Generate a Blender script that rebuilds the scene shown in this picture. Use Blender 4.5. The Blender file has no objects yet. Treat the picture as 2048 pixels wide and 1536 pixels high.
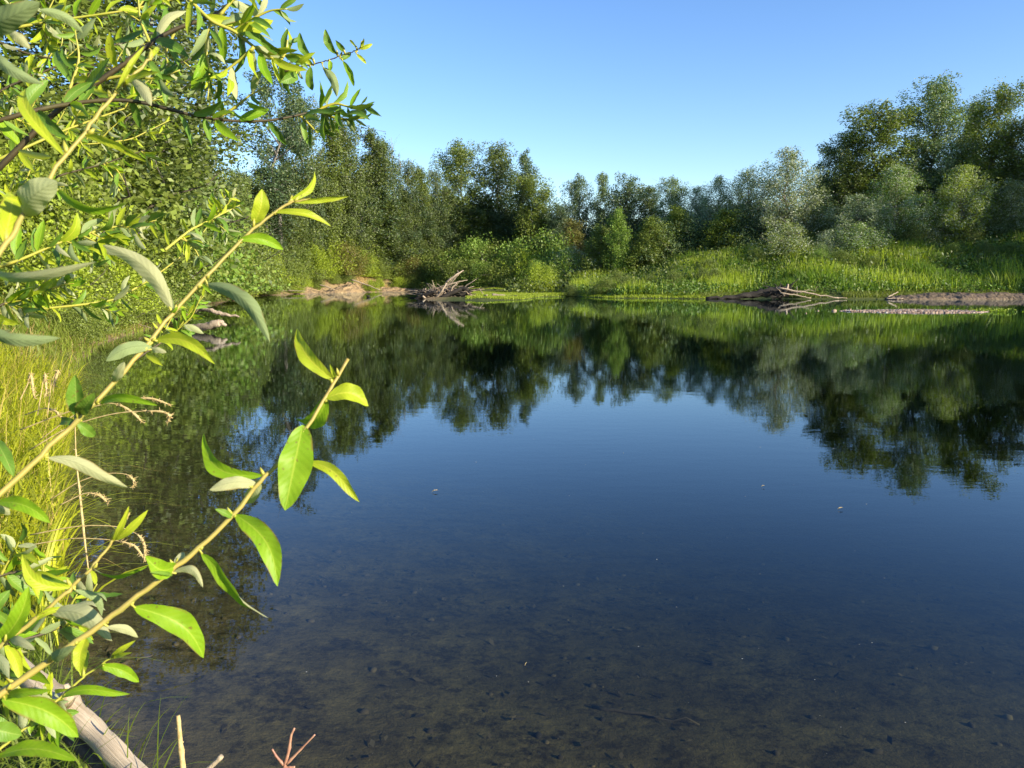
import bpy, math, random
import numpy as np
from mathutils import Vector
random.seed(7); rng = np.random.default_rng(7)
sc = bpy.context.scene
C = sc.collection
R = math.radians

# ------------------------------------------------------------------ camera
CZ = 1.8; F = 1500.0; HZ = 560.0
PIT = math.atan((768 - HZ) / F)
cp, sp_ = math.cos(PIT), math.sin(PIT)
cam_d = bpy.data.cameras.new('camera'); cam = bpy.data.objects.new('camera', cam_d); C.objects.link(cam)
cam.location = (0, 0, CZ); cam.rotation_euler = (math.pi / 2 - PIT, 0, 0)
cam_d.sensor_width = 36; cam_d.lens = 36 * F / 2048; cam_d.clip_end = 6000; cam_d.clip_start = 0.05
cam_d.dof.use_dof = True; cam_d.dof.focus_distance = 2.6; cam_d.dof.aperture_fstop = 20
sc.camera = cam
def ray(u, v):
    a = (u - 1024) / F; b = (768 - v) / F
    return np.array([a, cp + b * sp_, -sp_ + b * cp])
def P(u, v, D):                      # point at camera depth D behind pixel u,v
    return np.array([0, 0, CZ]) + ray(u, v) * D
def G(u, v, z=0.0):                  # where that line of sight meets height z
    d = ray(u, v); return np.array([0, 0, CZ]) + d * ((z - CZ) / d[2])
def atY(u, v, Y):
    d = ray(u, v); return np.array([0, 0, CZ]) + d * (Y / d[1])

# ------------------------------------------------------------------ helpers
def tag(o, label=None, cat=None, group=None, kind=None):
    if label: o['label'] = label
    if cat: o['category'] = cat
    if group: o['group'] = group
    if kind: o['kind'] = kind
    return o
def empty(name, loc=(0, 0, 0)):
    o = bpy.data.objects.new(name, None); C.objects.link(o); o.location = [float(a) for a in loc]; o.empty_display_size = .1
    return o
class MB:
    def __init__(s): s.v = []; s.f = []; s.n = 0; s.uv = []
    def add(s, v, f, uv=None):
        v = np.asarray(v, float).reshape(-1, 3); f = np.asarray(f, int) + s.n
        s.v.append(v); s.f.append(f); s.n += len(v)
        s.uv.append(np.zeros((len(v), 2)) if uv is None else np.asarray(uv, float))
    def tube(s, pts, rad, n=8, seed=0, rough=0.0, cap=True):
        pts = np.asarray(pts, float); m = len(pts)
        rad = np.full(m, rad) if np.isscalar(rad) else np.asarray(rad, float)
        t = np.gradient(pts, axis=0); t /= np.linalg.norm(t, axis=1)[:, None] + 1e-9
        ref = np.array([0.31, 0.17, 0.93]); 
        if abs(t.mean(0) @ ref) > .85: ref = np.array([0.9, 0.3, 0.1])
        a = np.cross(t, ref); a /= np.linalg.norm(a, axis=1)[:, None]; b = np.cross(t, a)
        th = np.linspace(0, 2 * math.pi, n, endpoint=False)
        r = rad[:, None] * np.ones(n)
        if rough:
            g = np.random.default_rng(seed + m); r = r * (1 + rough * g.uniform(-1, 1, (m, n)))
        v = pts[:, None] + (np.cos(th)[None, :, None] * a[:, None] + np.sin(th)[None, :, None] * b[:, None]) * r[..., None]
        i = np.arange(m - 1)[:, None]; j = np.arange(n)[None]; k = (j + 1) % n
        f = np.stack([i * n + j, i * n + k, (i + 1) * n + k, (i + 1) * n + j], -1).reshape(-1, 4)
        vv = v.reshape(-1, 3); uv = np.stack([np.tile(th / 6.283, m), np.repeat(np.linspace(0, 1, m), n)], 1)
        if cap:
            vv = np.vstack([vv, pts[:1], pts[-1:]]); uv = np.vstack([uv, [[0, 0], [0, 1]]])
            jj = np.arange(n); kk = (jj + 1) % n; c0 = m * n; c1 = c0 + 1; o = (m - 1) * n
            f = np.vstack([f, np.stack([jj * 0 + c0, kk, jj, jj], -1), np.stack([jj * 0 + c1, o + jj, o + kk, o + kk], -1)])
        s.add(vv, f, uv)
    def build(s, name, mat, parent=None, smooth=True):
        o = bpy.data.objects.new(name, s.mesh(name, mat, smooth)); C.objects.link(o)
        if parent: o.parent = parent
        return o
    def mesh(s, name, mat, smooth=True):
        v = np.vstack(s.v); f = np.vstack([np.atleast_2d(x) for x in s.f]); uv = np.vstack(s.uv)
        tri = f[:, 3] == f[:, 2]
        ln = np.where(tri, 3, 4); keep = np.ones((len(f), 4), bool); keep[tri, 3] = False
        loops = f[keep]
        me = bpy.data.meshes.new(name)
        me.vertices.add(len(v)); me.vertices.foreach_set('co', v.astype(np.float32).ravel())
        me.loops.add(len(loops)); me.loops.foreach_set('vertex_index', loops.astype(np.int32))
        me.polygons.add(len(f)); st = np.concatenate([[0], np.cumsum(ln)[:-1]])
        me.polygons.foreach_set('loop_start', st.astype(np.int32))
        me.update(calc_edges=True)
        me.polygons.foreach_set('use_smooth', np.full(len(f), bool(smooth)))
        u = me.uv_layers.new(name='UV'); u.data.foreach_set('uv', uv[loops].astype(np.float32).ravel())
        me.materials.append(mat); me.validate(); me.update()
        return me

# ------------------------------------------------------------------ materials
def new_mat(name):
    m = bpy.data.materials.new(name); m.use_nodes = True; nt = m.node_tree; nt.nodes.clear()
    return m, nt, lambda t, **k: mk(nt, t, **k)
def mk(nt, t, **k):
    n = nt.nodes.new(t)
    for a, b in k.items():
        if a in n.inputs: n.inputs[a].default_value = b
        else: setattr(n, a, b)
    return n
def L(nt, a, b): nt.links.new(a, b)
def mixc(nt, fac, a, b, mode='MIX'):
    n = nt.nodes.new('ShaderNodeMix'); n.data_type = 'RGBA'; n.blend_type = mode
    for s, v in ((n.inputs[0], fac), (n.inputs[6], a), (n.inputs[7], b)):
        if hasattr(v, 'is_linked'): nt.links.new(v, s)
        elif isinstance(v, (int, float)): s.default_value = v
        else: s.default_value = (*v, 1)
    return n.outputs[2]
def ramp(nt, x, stops):
    n = nt.nodes.new('ShaderNodeValToRGB'); nt.links.new(x, n.inputs[0]); e = n.color_ramp.elements
    while len(e) < len(stops): e.new(.5)
    for i, (p, c) in enumerate(stops): e[i].position = p; e[i].color = (*c, 1) if not isinstance(c, (int, float)) else (c, c, c, 1)
    return n.outputs[0]
def noise(nt, scale, detail=4, rough=.6, coord='Object', stretch=None):
    tc = nt.nodes.new('ShaderNodeTexCoord'); src = tc.outputs[coord]
    if stretch:
        mp = nt.nodes.new('ShaderNodeMapping'); mp.inputs['Scale'].default_value = stretch; nt.links.new(src, mp.inputs[0]); src = mp.outputs[0]
    n = mk(nt, 'ShaderNodeTexNoise', Scale=scale, Detail=detail, Roughness=rough); nt.links.new(src, n.inputs[0])
    return n.outputs[0]
def math_(nt, op, a, b=None, clamp=False):
    n = nt.nodes.new('ShaderNodeMath'); n.operation = op; n.use_clamp = clamp
    for s, v in ((n.inputs[0], a), (n.inputs[1], b)):
        if v is None: continue
        if hasattr(v, 'is_linked'): nt.links.new(v, s)
        else: s.default_value = v
    return n.outputs[0]

def foliage_mat(name, pale=0.0, palecol=(.3, .34, .26), transl=.35, yellow=.15, vary=.6, base=None):
    """leaf material: the object's own colour, varied leaf by leaf"""
    m, nt, N = new_mat(name)
    oi = N('ShaderNodeObjectInfo'); ge = N('ShaderNodeNewGeometry')
    rnd = ge.outputs['Random Per Island']
    col = oi.outputs['Color'] if base is None else None
    if base is not None:
        rgb = N('ShaderNodeRGB'); rgb.outputs[0].default_value = (*base, 1); col = rgb.outputs[0]
    k = ramp(nt, rnd, [(0, 1 - vary * .62), (1, 1 + vary * .0)])
    val = math_(nt, 'ADD', math_(nt, 'MULTIPLY', rnd, vary), 1 - vary * .5)
    hsv = N('ShaderNodeHueSaturation'); L(nt, val, hsv.inputs['Value']); L(nt, col, hsv.inputs['Color'])
    c = hsv.outputs[0]
    r2 = math_(nt, 'FRACT', math_(nt, 'MULTIPLY', rnd, 37.7))
    ye = math_(nt, 'MULTIPLY', math_(nt, 'GREATER_THAN', r2, 1 - yellow), .6)
    c = mixc(nt, ye, c, (.17, .2, .04))
    # clump-scale tone changes (young and old growth)
    n1 = noise(nt, .55, 2)
    c = mixc(nt, ramp(nt, n1, [(.35, 0), (.65, .55)]), c, mixc(nt, 1.0, c, (1.25, 1.25, .75), 'MULTIPLY'))
    if pale:
        r3 = math_(nt, 'FRACT', math_(nt, 'MULTIPLY', rnd, 91.3))
        c = mixc(nt, math_(nt, 'MULTIPLY', math_(nt, 'LESS_THAN', r3, pale), .85), c, palecol)
    p = N('ShaderNodeBsdfPrincipled', Roughness=.5); p.inputs['Specular IOR Level'].default_value = .35
    L(nt, c, p.inputs['Base Color'])
    t = N('ShaderNodeBsdfTranslucent'); L(nt, mixc(nt, 1.0, c, (1.5, 1.6, .6), 'MULTIPLY'), t.inputs[0])
    mx = N('ShaderNodeMixShader', Fac=transl); L(nt, p.outputs[0], mx.inputs[1]); L(nt, t.outputs[0], mx.inputs[2])
    o = N('ShaderNodeOutputMaterial'); L(nt, mx.outputs[0], o.inputs[0])
    return m

def simple_mat(name, c1, c2, scale=6, stretch=None, rough=.85, bump=.3, c3=None, coord='Object', detail=6, dist=.02):
    m, nt, N = new_mat(name)
    n = noise(nt, scale, detail, .65, coord, stretch)
    c = ramp(nt, n, [(.32, c1), (.62, c2)])
    if c3:
        n2 = noise(nt, scale * .31, 4, .7, coord); c = mixc(nt, ramp(nt, n2, [(.52, 0), (.62, 1)]), c, c3)
    p = N('ShaderNodeBsdfPrincipled', Roughness=rough); L(nt, c, p.inputs['Base Color'])
    b = N('ShaderNodeBump', Strength=bump, Distance=dist); L(nt, n, b.inputs['Height']); L(nt, b.outputs[0], p.inputs['Normal'])
    o = N('ShaderNodeOutputMaterial'); L(nt, p.outputs[0], o.inputs[0])
    return m

M = {}
M['cotton'] = foliage_mat('cottonwood_leaves', pale=.10, palecol=(.2, .23, .17), transl=.25, vary=.7, yellow=.08)
M['willowfar'] = foliage_mat('silver_willow_leaves', pale=.38, palecol=(.42, .46, .36), transl=.25, vary=.6)
M['shrub'] = foliage_mat('shrub_leaves', pale=.012, palecol=(.2, .24, .14), transl=.3, vary=.7, yellow=.22)
M['grassy'] = foliage_mat('grass_blades', transl=.4, vary=.5, yellow=.2)
M['drygrass'] = foliage_mat('dry_grass_blades', transl=.25, vary=.5, yellow=0)
M['bark'] = simple_mat('grey_bark', (.07, .06, .05), (.22, .2, .17), 3, (4, 4, .6), bump=.6, dist=.05)
M['darkbark'] = simple_mat('dark_bark', (.035, .028, .02), (.10, .08, .06), 3, (4, 4, .8), bump=.6, dist=.05)
M['bleached'] = simple_mat('bleached_wood', (.13, .095, .065), (.40, .32, .23), 5, (5, 5, 1), bump=.5, dist=.02)
M['driftdark'] = simple_mat('shade_dark_wood', (.006, .005, .004), (.024, .018, .012), 5, (3, 3, 1), bump=.6, dist=.05)  # near-black base colour carries the shade of backlit driftwood
M['deadwood'] = simple_mat('bare_grey_twigs', (.16, .13, .1), (.36, .31, .25), 4)
M['stem'] = simple_mat('willow_stem_skin', (.24, .24, .045), (.38, .29, .07), 3.2, (1.2, 3, 1), bump=.25, rough=.5, c3=(.22, .10, .035), dist=.0015, coord='UV')
M['stemdark'] = simple_mat('willow_branch_bark', (.022, .018, .008), (.06, .045, .014), 14, bump=.4, rough=.6, c3=(.12, .11, .03), dist=.002)
M['stemyellow'] = simple_mat('yellow_willow_twig', (.28, .3, .03), (.42, .38, .06), 14, bump=.1, rough=.5, dist=.001)
M['redtwig'] = simple_mat('red_dogwood_twig', (.2, .07, .045), (.46, .27, .17), 25, bump=.3, rough=.5, dist=.001)
M['seed'] = simple_mat('straw_seed_head', (.34, .25, .09), (.52, .41, .19), 90, bump=.5, rough=.8, dist=.002)

# foreground leaf: green glossy above, pale felty below, veins from the leaf's own UV
def leaf_mat(name, top, top2, under, trans, tf=.38, scale_detail=True):
    m, nt, N = new_mat(name)
    tc = N('ShaderNodeTexCoord'); sx = N('ShaderNodeSeparateXYZ'); L(nt, tc.outputs['UV'], sx.inputs[0])
    au = math_(nt, 'ABSOLUTE', sx.outputs[0])
    ph = math_(nt, 'SUBTRACT', math_(nt, 'MULTIPLY', sx.outputs[1], 11.0), math_(nt, 'MULTIPLY', au, 1.7))
    fr = math_(nt, 'ABSOLUTE', math_(nt, 'SUBTRACT', math_(nt, 'FRACT', ph), .5))
    vein = math_(nt, 'LESS_THAN', fr, .05); rib = math_(nt, 'LESS_THAN', au, .06)
    v = math_(nt, 'MAXIMUM', math_(nt, 'MULTIPLY', vein, .4), math_(nt, 'MULTIPLY', rib, 2.0))
    ge = N('ShaderNodeNewGeometry')
    nz = noise(nt, 60, 3); c = mixc(nt, ge.outputs['Random Per Island'], top, top2)
    c = mixc(nt, math_(nt, 'MULTIPLY', ramp(nt, nz, [(.4, 0), (.7, 1)]), .3), c, (top2[0] * 1.4, top2[1] * 1.25, top2[2]))
    spot = noise(nt, 210, 2, .5)
    c = mixc(nt, ramp(nt, spot, [(.69, 0), (.72, .8)]), c, (.16, .09, .03))
    c = mixc(nt, math_(nt, 'MULTIPLY', v, .32), c, (top2[0] * 1.5 + .05, top2[1] * 1.25 + .03, top2[2] * 1.5 + .03))
    un = mixc(nt, math_(nt, 'MULTIPLY', v, .35), under, [a * .68 for a in under])
    c = mixc(nt, ge.outputs['Backfacing'], c, un)
    eg = math_(nt, 'MULTIPLY', ramp(nt, au, [(.80, 0), (.97, 1)]), ramp(nt, noise(nt, 38, 3), [(.5, 0), (.6, .85)]))
    c = mixc(nt, eg, c, (.22, .13, .04))
    p = N('ShaderNodeBsdfPrincipled'); p.inputs['Specular IOR Level'].default_value = .28
    L(nt, math_(nt, 'ADD', math_(nt, 'MULTIPLY', ge.outputs['Backfacing'], .35), .47), p.inputs['Roughness'])
    L(nt, c, p.inputs['Base Color'])
    b = N('ShaderNodeBump', Strength=.28, Distance=.001); L(nt, math_(nt, 'SUBTRACT', fr, math_(nt, 'MULTIPLY', rib, .6)), b.inputs['Height'])
    L(nt, b.outputs[0], p.inputs['Normal'])
    t = N('ShaderNodeBsdfTranslucent'); t.inputs[0].default_value = (*trans, 1)
    mx = N('ShaderNodeMixShader', Fac=tf); L(nt, p.outputs[0], mx.inputs[1]); L(nt, t.outputs[0], mx.inputs[2])
    o = N('ShaderNodeOutputMaterial'); L(nt, mx.outputs[0], o.inputs[0])
    return m
M['leaf'] = leaf_mat('willow_leaf_green', (.15, .32, .012), (.24, .40, .015), (.46, .47, .25), (.30, .50, .02))
M['leafy'] = leaf_mat('willow_leaf_young', (.30, .42, .02), (.42, .50, .03), (.44, .48, .26), (.55, .65, .03), .4)
M['leafd'] = leaf_mat('willow_leaf_dark', (.07, .17, .02), (.15, .27, .03), (.24, .31, .13), (.22, .36, .03), .25)  # darkest green of the leaf materials, with a duller underside
for k in ('leaf', 'leafy', 'leafd'): M[k].use_backface_culling = False

# ------------------------------------------------------------------ shoreline and ground height
def g2(u, v): p = G(u, v); return (p[0], p[1])
shore = [(-.9, 2.0), g2(160, 1480), g2(115, 1250), g2(105, 1050), g2(125, 900), g2(140, 800), g2(150, 740), g2(190, 690), g2(330, 648),
         g2(400, 618), g2(455, 600), g2(520, 591), g2(600, 587), g2(700, 584.5), g2(820, 582.5), g2(905, 583.5), g2(885, 589), g2(840, 595), g2(850, 599),
         g2(960, 601), g2(1045, 600), g2(1085, 594), g2(1150, 593), g2(1220, 596.5), g2(1330, 597), g2(1400, 598), g2(1500, 596),
         g2(1600, 598), g2(1700, 598.5), g2(1850, 598), g2(2048, 598.5), g2(2250, 600), (72, 55), (88, 25), (100, -10), (110, -60), (40, -60), (30, -8), (12, -1.2), (3, 1.1), (.3, 1.75)]
SH = np.array(shore)
def sdist(x, y):      # >0 on land
    p = np.stack([x, y], -1).reshape(-1, 2); d = np.full(len(p), 1e9); ins = np.zeros(len(p), bool)
    for i in range(len(SH)):
        a = SH[i]; b = SH[(i + 1) % len(SH)]; ab = b - a
        t = np.clip(((p - a) @ ab) / (ab @ ab), 0, 1); q = a + t[:, None] * ab
        d = np.minimum(d, np.hypot(*(p - q).T))
        c = ((a[1] > p[:, 1]) != (b[1] > p[:, 1])) & (p[:, 0] < (b[0] - a[0]) * (p[:, 1] - a[1]) / (b[1] - a[1] + 1e-12) + a[0])
        ins ^= c
    return np.where(ins, -d, d).reshape(np.shape(x))
DS = np.array([0, .6, 2, 4, 8, 14, 22, 32, 60])
AZ = np.array([-60, -33, -27, -14.5, -12.5, -8, -4, 0, 9, 16, 35, 60.])
PR = np.array([[0, .3, .9, 1.8, 3.2, 5, 6, 6.5, 7],
               [0, .3, .9, 1.8, 3.2, 5, 6, 6.5, 7],
               [0, .3, 1.0, 2.2, 3.5, 5, 6, 6.5, 7],
               [0, .35, 1.1, 2.4, 3.4, 4.6, 5, 5.5, 6],
               [0, .6, 2.3, 3.2, 3.9, 4.6, 5, 5.5, 6],
               [0, .15, .35, 1.2, 2.4, 3.2, 4, 5, 6],
               [0, .1, .3, .7, 1.6, 3.0, 4, 5, 6],
               [0, .08, .15, .22, .3, .5, 1.4, 3, 4],
               [0, .1, .18, .25, .5, 1.2, 2.6, 4.2, 6],
               [0, .15, .35, .8, 1.9, 3.6, 5.6, 7.2, 8],
               [0, .25, .6, 1.2, 2.6, 4.6, 6.8, 8.0, 9],
               [0, .3, .6, 1.2, 2.6, 4.6, 6.8, 8.0, 9.]])
def vnoise(x, y, s, seed=0):
    r = np.random.default_rng(seed); out = 0
    for k in range(5):
        a = r.uniform(0, 6.28); b = r.uniform(0, 6.28); f = r.uniform(.6, 1.6) / s
        out = out + np.sin(f * (x * math.cos(a) + y * math.sin(a)) + b) * np.cos(f * 1.3 * (y * math.cos(a) - x * math.sin(a)) + 2 * b)
    return out / 5
def T(x, y):
    x = np.asarray(x, float); y = np.asarray(y, float)
    d = sdist(x, y); az = np.degrees(np.arctan2(x, np.maximum(y, .01)))
    dd = np.clip(d, 0, 60); i = np.clip(np.searchsorted(AZ, az) - 1, 0, len(AZ) - 2); f = np.clip((az - AZ[i]) / (AZ[i + 1] - AZ[i]), 0, 1)
    j = np.clip(np.searchsorted(DS, dd) - 1, 0, len(DS) - 2); g = (dd - DS[j]) / (DS[j + 1] - DS[j])
    h = (PR[i, j] * (1 - g) + PR[i, j + 1] * g) * (1 - f) + (PR[i + 1, j] * (1 - g) + PR[i + 1, j + 1] * g) * f
    h = np.where((y < 104) & (az > -13) & (az < 4), np.minimum(h, .16), h)
    r = np.hypot(x, y); near = np.clip((r - 5) / 14, 0, 1)
    hn = np.interp(dd, [0, .5, 2, 6, 30], [0, .12, .35, .7, 4])
    h = h * near + hn * (1 - near)
    h = h * (1 + .12 * vnoise(x, y, 5, 3)) + .12 * np.clip(d, 0, 1) * vnoise(x, y, 1.6, 5) * near
    bed = -np.interp(-d, [0, .5, 2, 6, 20], [0, .14, .40, 1.0, 2.0]) + .03 * vnoise(x, y, .8, 9) * np.clip(-d, 0, 1)
    gx, gy = GB; e = ((x - gx) / 4.3) ** 2 + ((y - gy) / 3.2) ** 2
    bed = np.maximum(bed, .06 - .22 * e)
    return np.where(d > 0, h + .005, np.minimum(bed, .05) - .004)
_g = G(1835, 623); GB = (_g[0], _g[1])
def Tz(x, y): return float(T(np.array([x]), np.array([y]))[0])

def axis(segs):
    out = []
    for a, b, s in segs: out += list(np.arange(a, b, s))
    return np.array(out + [segs[-1][1]])
xs = axis([(-420, -120, 30), (-120, -60, 3), (-60, -14, .9), (-14, 3, .22), (3, 60, .75), (60, 120, 2.5), (120, 420, 30)])
ys = axis([(-420, -40, 30), (-40, -6, 3), (-6, 1, .5), (1, 12, .2), (12, 60, .9), (60, 140, .7), (140, 200, 3), (200, 420, 30)])
X, Y = np.meshgrid(xs, ys); Z = T(X, Y)
b = MB(); nx = len(xs); ny = len(ys)
i = np.arange(ny - 1)[:, None]; j = np.arange(nx - 1)[None]
b.add(np.stack([X, Y, Z], -1), np.stack([i * nx + j, i * nx + j + 1, (i + 1) * nx + j + 1, (i + 1) * nx + j], -1).reshape(-1, 4))
# ground material
m, nt, N = new_mat('bank_soil')
geo = N('ShaderNodeNewGeometry'); sx = N('ShaderNodeSeparateXYZ'); L(nt, geo.outputs['Position'], sx.inputs[0])
n1 = noise(nt, .9, 8, .7); n2 = noise(nt, 7, 8, .7); n3 = noise(nt, .25, 3)
soil = mixc(nt, ramp(nt, n2, [(.35, 0), (.65, 1)]), (.13, .09, .045), (.32, .225, .12))
soil = mixc(nt, ramp(nt, n1, [(.4, 0), (.6, .7)]), soil, (.30, .23, .12))
green = mixc(nt, ramp(nt, n2, [(.35, 0), (.65, 1)]), (.035, .05, .014), (.10, .12, .03))
isr = ramp(nt, math_(nt, 'ADD', math_(nt, 'MULTIPLY', sx.outputs[0], .02), .5), [(.35, 0), (.39, 1)])
land = mixc(nt, math_(nt, 'MULTIPLY', isr, 1.0), soil, green)
hh = ramp(nt, math_(nt, 'MULTIPLY', sx.outputs[2], .2), [(.5, 0), (.75, 1)]); land = mixc(nt, hh, land, green)
bedn = noise(nt, 9, 7, .7); bedm = noise(nt, 1.7, 5, .6)
bed = ramp(nt, bedn, [(.36, (.032, .028, .015)), (.46, (.10, .085, .042)), (.7, (.17, .142, .068))])
bed = mixc(nt, ramp(nt, bedm, [(.4, 0), (.62, .75)]), bed, (.065, .055, .032))
vo2 = noise(nt, 3.3, 6, .75); vo3 = noise(nt, 21, 4, .7)
bed = mixc(nt, math_(nt, 'MULTIPLY', ramp(nt, vo2, [(.5, 0), (.58, 1)]), ramp(nt, vo3, [(.42, .1), (.56, .85)])), bed, (.026, .022, .015))
wet = ramp(nt, math_(nt, 'ADD', math_(nt, 'MULTIPLY', sx.outputs[2], 2.0), .5), [(.49, 0), (.52, 1)])
c = mixc(nt, wet, bed, land)
p = N('ShaderNodeBsdfPrincipled', Roughness=.95); L(nt, c, p.inputs['Base Color']); p.inputs['Specular IOR Level'].default_value = .15
bp = N('ShaderNodeBump', Strength=.7, Distance=.12); L(nt, n2, bp.inputs['Height']); L(nt, bp.outputs[0], p.inputs['Normal'])
o = N('ShaderNodeOutputMaterial'); L(nt, p.outputs[0], o.inputs[0])
tag(b.build('ground', m), kind='structure')

# water
m, nt, N = new_mat('river_water')
tc = N('ShaderNodeTexCoord')
mp = N('ShaderNodeMapping'); mp.inputs['Scale'].default_value = (.8, 1.9, 1); L(nt, tc.outputs['Object'], mp.inputs[0])
w1 = mk(nt, 'ShaderNodeTexNoise', Scale=2.6, Detail=3.0, Roughness=.5); L(nt, mp.outputs[0], w1.inputs[0])
w2 = mk(nt, 'ShaderNodeTexNoise', Scale=.35, Detail=2.0); L(nt, tc.outputs['Object'], w2.inputs[0])
amp = ramp(nt, w2.outputs[0], [(.35, .35), (.7, 1.0)])
bp = N('ShaderNodeBump', Strength=.022, Distance=.05); L(nt, math_(nt, 'MULTIPLY', w1.outputs[0], amp), bp.inputs['Height'])
ge = N('ShaderNodeNewGeometry'); dp = N('ShaderNodeVectorMath'); dp.operation = 'DOT_PRODUCT'; L(nt, ge.outputs['Incoming'], dp.inputs[0]); L(nt, bp.outputs[0], dp.inputs[1])
# Schlick reflectance, the same from above and below, so sunlight reaches the river bed
frs = math_(nt, 'ADD', math_(nt, 'MULTIPLY', math_(nt, 'POWER', math_(nt, 'SUBTRACT', 1.0, math_(nt, 'ABSOLUTE', dp.outputs['Value']), True), 5.0), .98), .02, True)
gl = N('ShaderNodeBsdfGlossy', Roughness=.0); gl.inputs[0].default_value = (.84, .93, 1, 1); L(nt, bp.outputs[0], gl.inputs['Normal'])
tr = N('ShaderNodeBsdfTransparent'); tr.inputs[0].default_value = (.93, .92, .86, 1)
mx = N('ShaderNodeMixShader'); L(nt, frs, mx.inputs[0]); L(nt, tr.outputs[0], mx.inputs[1]); L(nt, gl.outputs[0], mx.inputs[2])
o = N('ShaderNodeOutputMaterial'); L(nt, mx.outputs[0], o.inputs[0])
va = N('ShaderNodeVolumeAbsorption', Density=1.0); va.inputs['Color'].default_value = (.50, .56, .42, 1); L(nt, va.outputs[0], o.inputs['Volume'])
b = MB(); X0, X1, Y0, Y1 = -60, 125, -70, 135
b.add([(X0, Y0, 0), (X1, Y0, 0), (X1, Y1, 0), (X0, Y1, 0), (X0, Y0, -4), (X1, Y0, -4), (X1, Y1, -4), (X0, Y1, -4)], [(0, 1, 2, 3), (7, 6, 5, 4), (0, 4, 5, 1), (1, 5, 6, 2), (2, 6, 7, 3), (3, 7, 4, 0)])
tag(b.build('water', m, None, False), kind='structure')

# ------------------------------------------------------------------ light
az, el = R(121), R(20)
S = Vector((math.sin(az) * math.cos(el), math.cos(az) * math.cos(el), math.sin(el)))
sun = bpy.data.lights.new('sun', 'SUN'); sun.energy = 5.0; sun.angle = R(.6); sun.color = (1, .88, .68)
so = bpy.data.objects.new('sun', sun); C.objects.link(so); so.rotation_euler = S.to_track_quat('Z', 'Y').to_euler()
w = bpy.data.worlds.new('World'); sc.world = w; w.use_nodes = True; nt = w.node_tree
sky = nt.nodes.new('ShaderNodeTexSky'); sky.sky_type = 'NISHITA'; sky.sun_disc = False; sky.sun_elevation = el; sky.sun_rotation = az
sky.air_density = 1.0; sky.dust_density = .4; sky.ozone_density = 2.2
bg = nt.nodes['Background']; hs = nt.nodes.new('ShaderNodeHueSaturation'); hs.inputs['Saturation'].default_value = 1.22; hs.inputs['Hue'].default_value = .512; nt.links.new(sky.outputs[0], hs.inputs['Color']); nt.links.new(hs.outputs[0], bg.inputs[0]); bg.inputs[1].default_value = .132
sc.view_settings.view_transform = 'Standard'; sc.view_settings.look = 'None'; sc.view_settings.gamma = 1; sc.view_settings.exposure = 1.06
sc.cycles.max_bounces = 8; sc.cycles.transparent_max_bounces = 8; sc.cycles.diffuse_bounces = 3; sc.cycles.glossy_bounces = 3

# ------------------------------------------------------------------ leaf clouds and trees
def rand_unit(n, g):
    v = g.normal(size=(n, 3)); return v / np.linalg.norm(v, axis=1)[:, None]
def leaf_cloud(mb, cen, g, size, aspect=.6, upbias=.3, tilt=None):
    """one small diamond leaf at each point"""
    n = len(cen); a = rand_unit(n, g)
    if tilt is not None: a = a + tilt; a /= np.linalg.norm(a, axis=1)[:, None]
    nn = rand_unit(n, g); nn[:, 2] += upbias
    b_ = np.cross(a, nn); b_ /= np.linalg.norm(b_, axis=1)[:, None] + 1e-9
    s = size * g.uniform(.6, 1.35, n)[:, None]
    v = np.stack([cen - a * s * .5, cen + b_ * s * .5 * aspect - a * s * .05, cen + a * s * .5, cen - b_ * s * .5 * aspect - a * s * .05], 1)
    q = np.arange(n)[:, None] * 4 + np.arange(4)[None]
    mb.add(v.reshape(-1, 3), q)
def wiggle(p0, p1, n, amt, g, sag=0):
    t = np.linspace(0, 1, n)[:, None]; p = np.asarray(p0) * (1 - t) + np.asarray(p1) * t
    p[1:-1] += g.normal(size=(n - 2, 3)) * amt; p[:, 2] += sag * np.sin(np.pi * t[:, 0])
    return p
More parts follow.
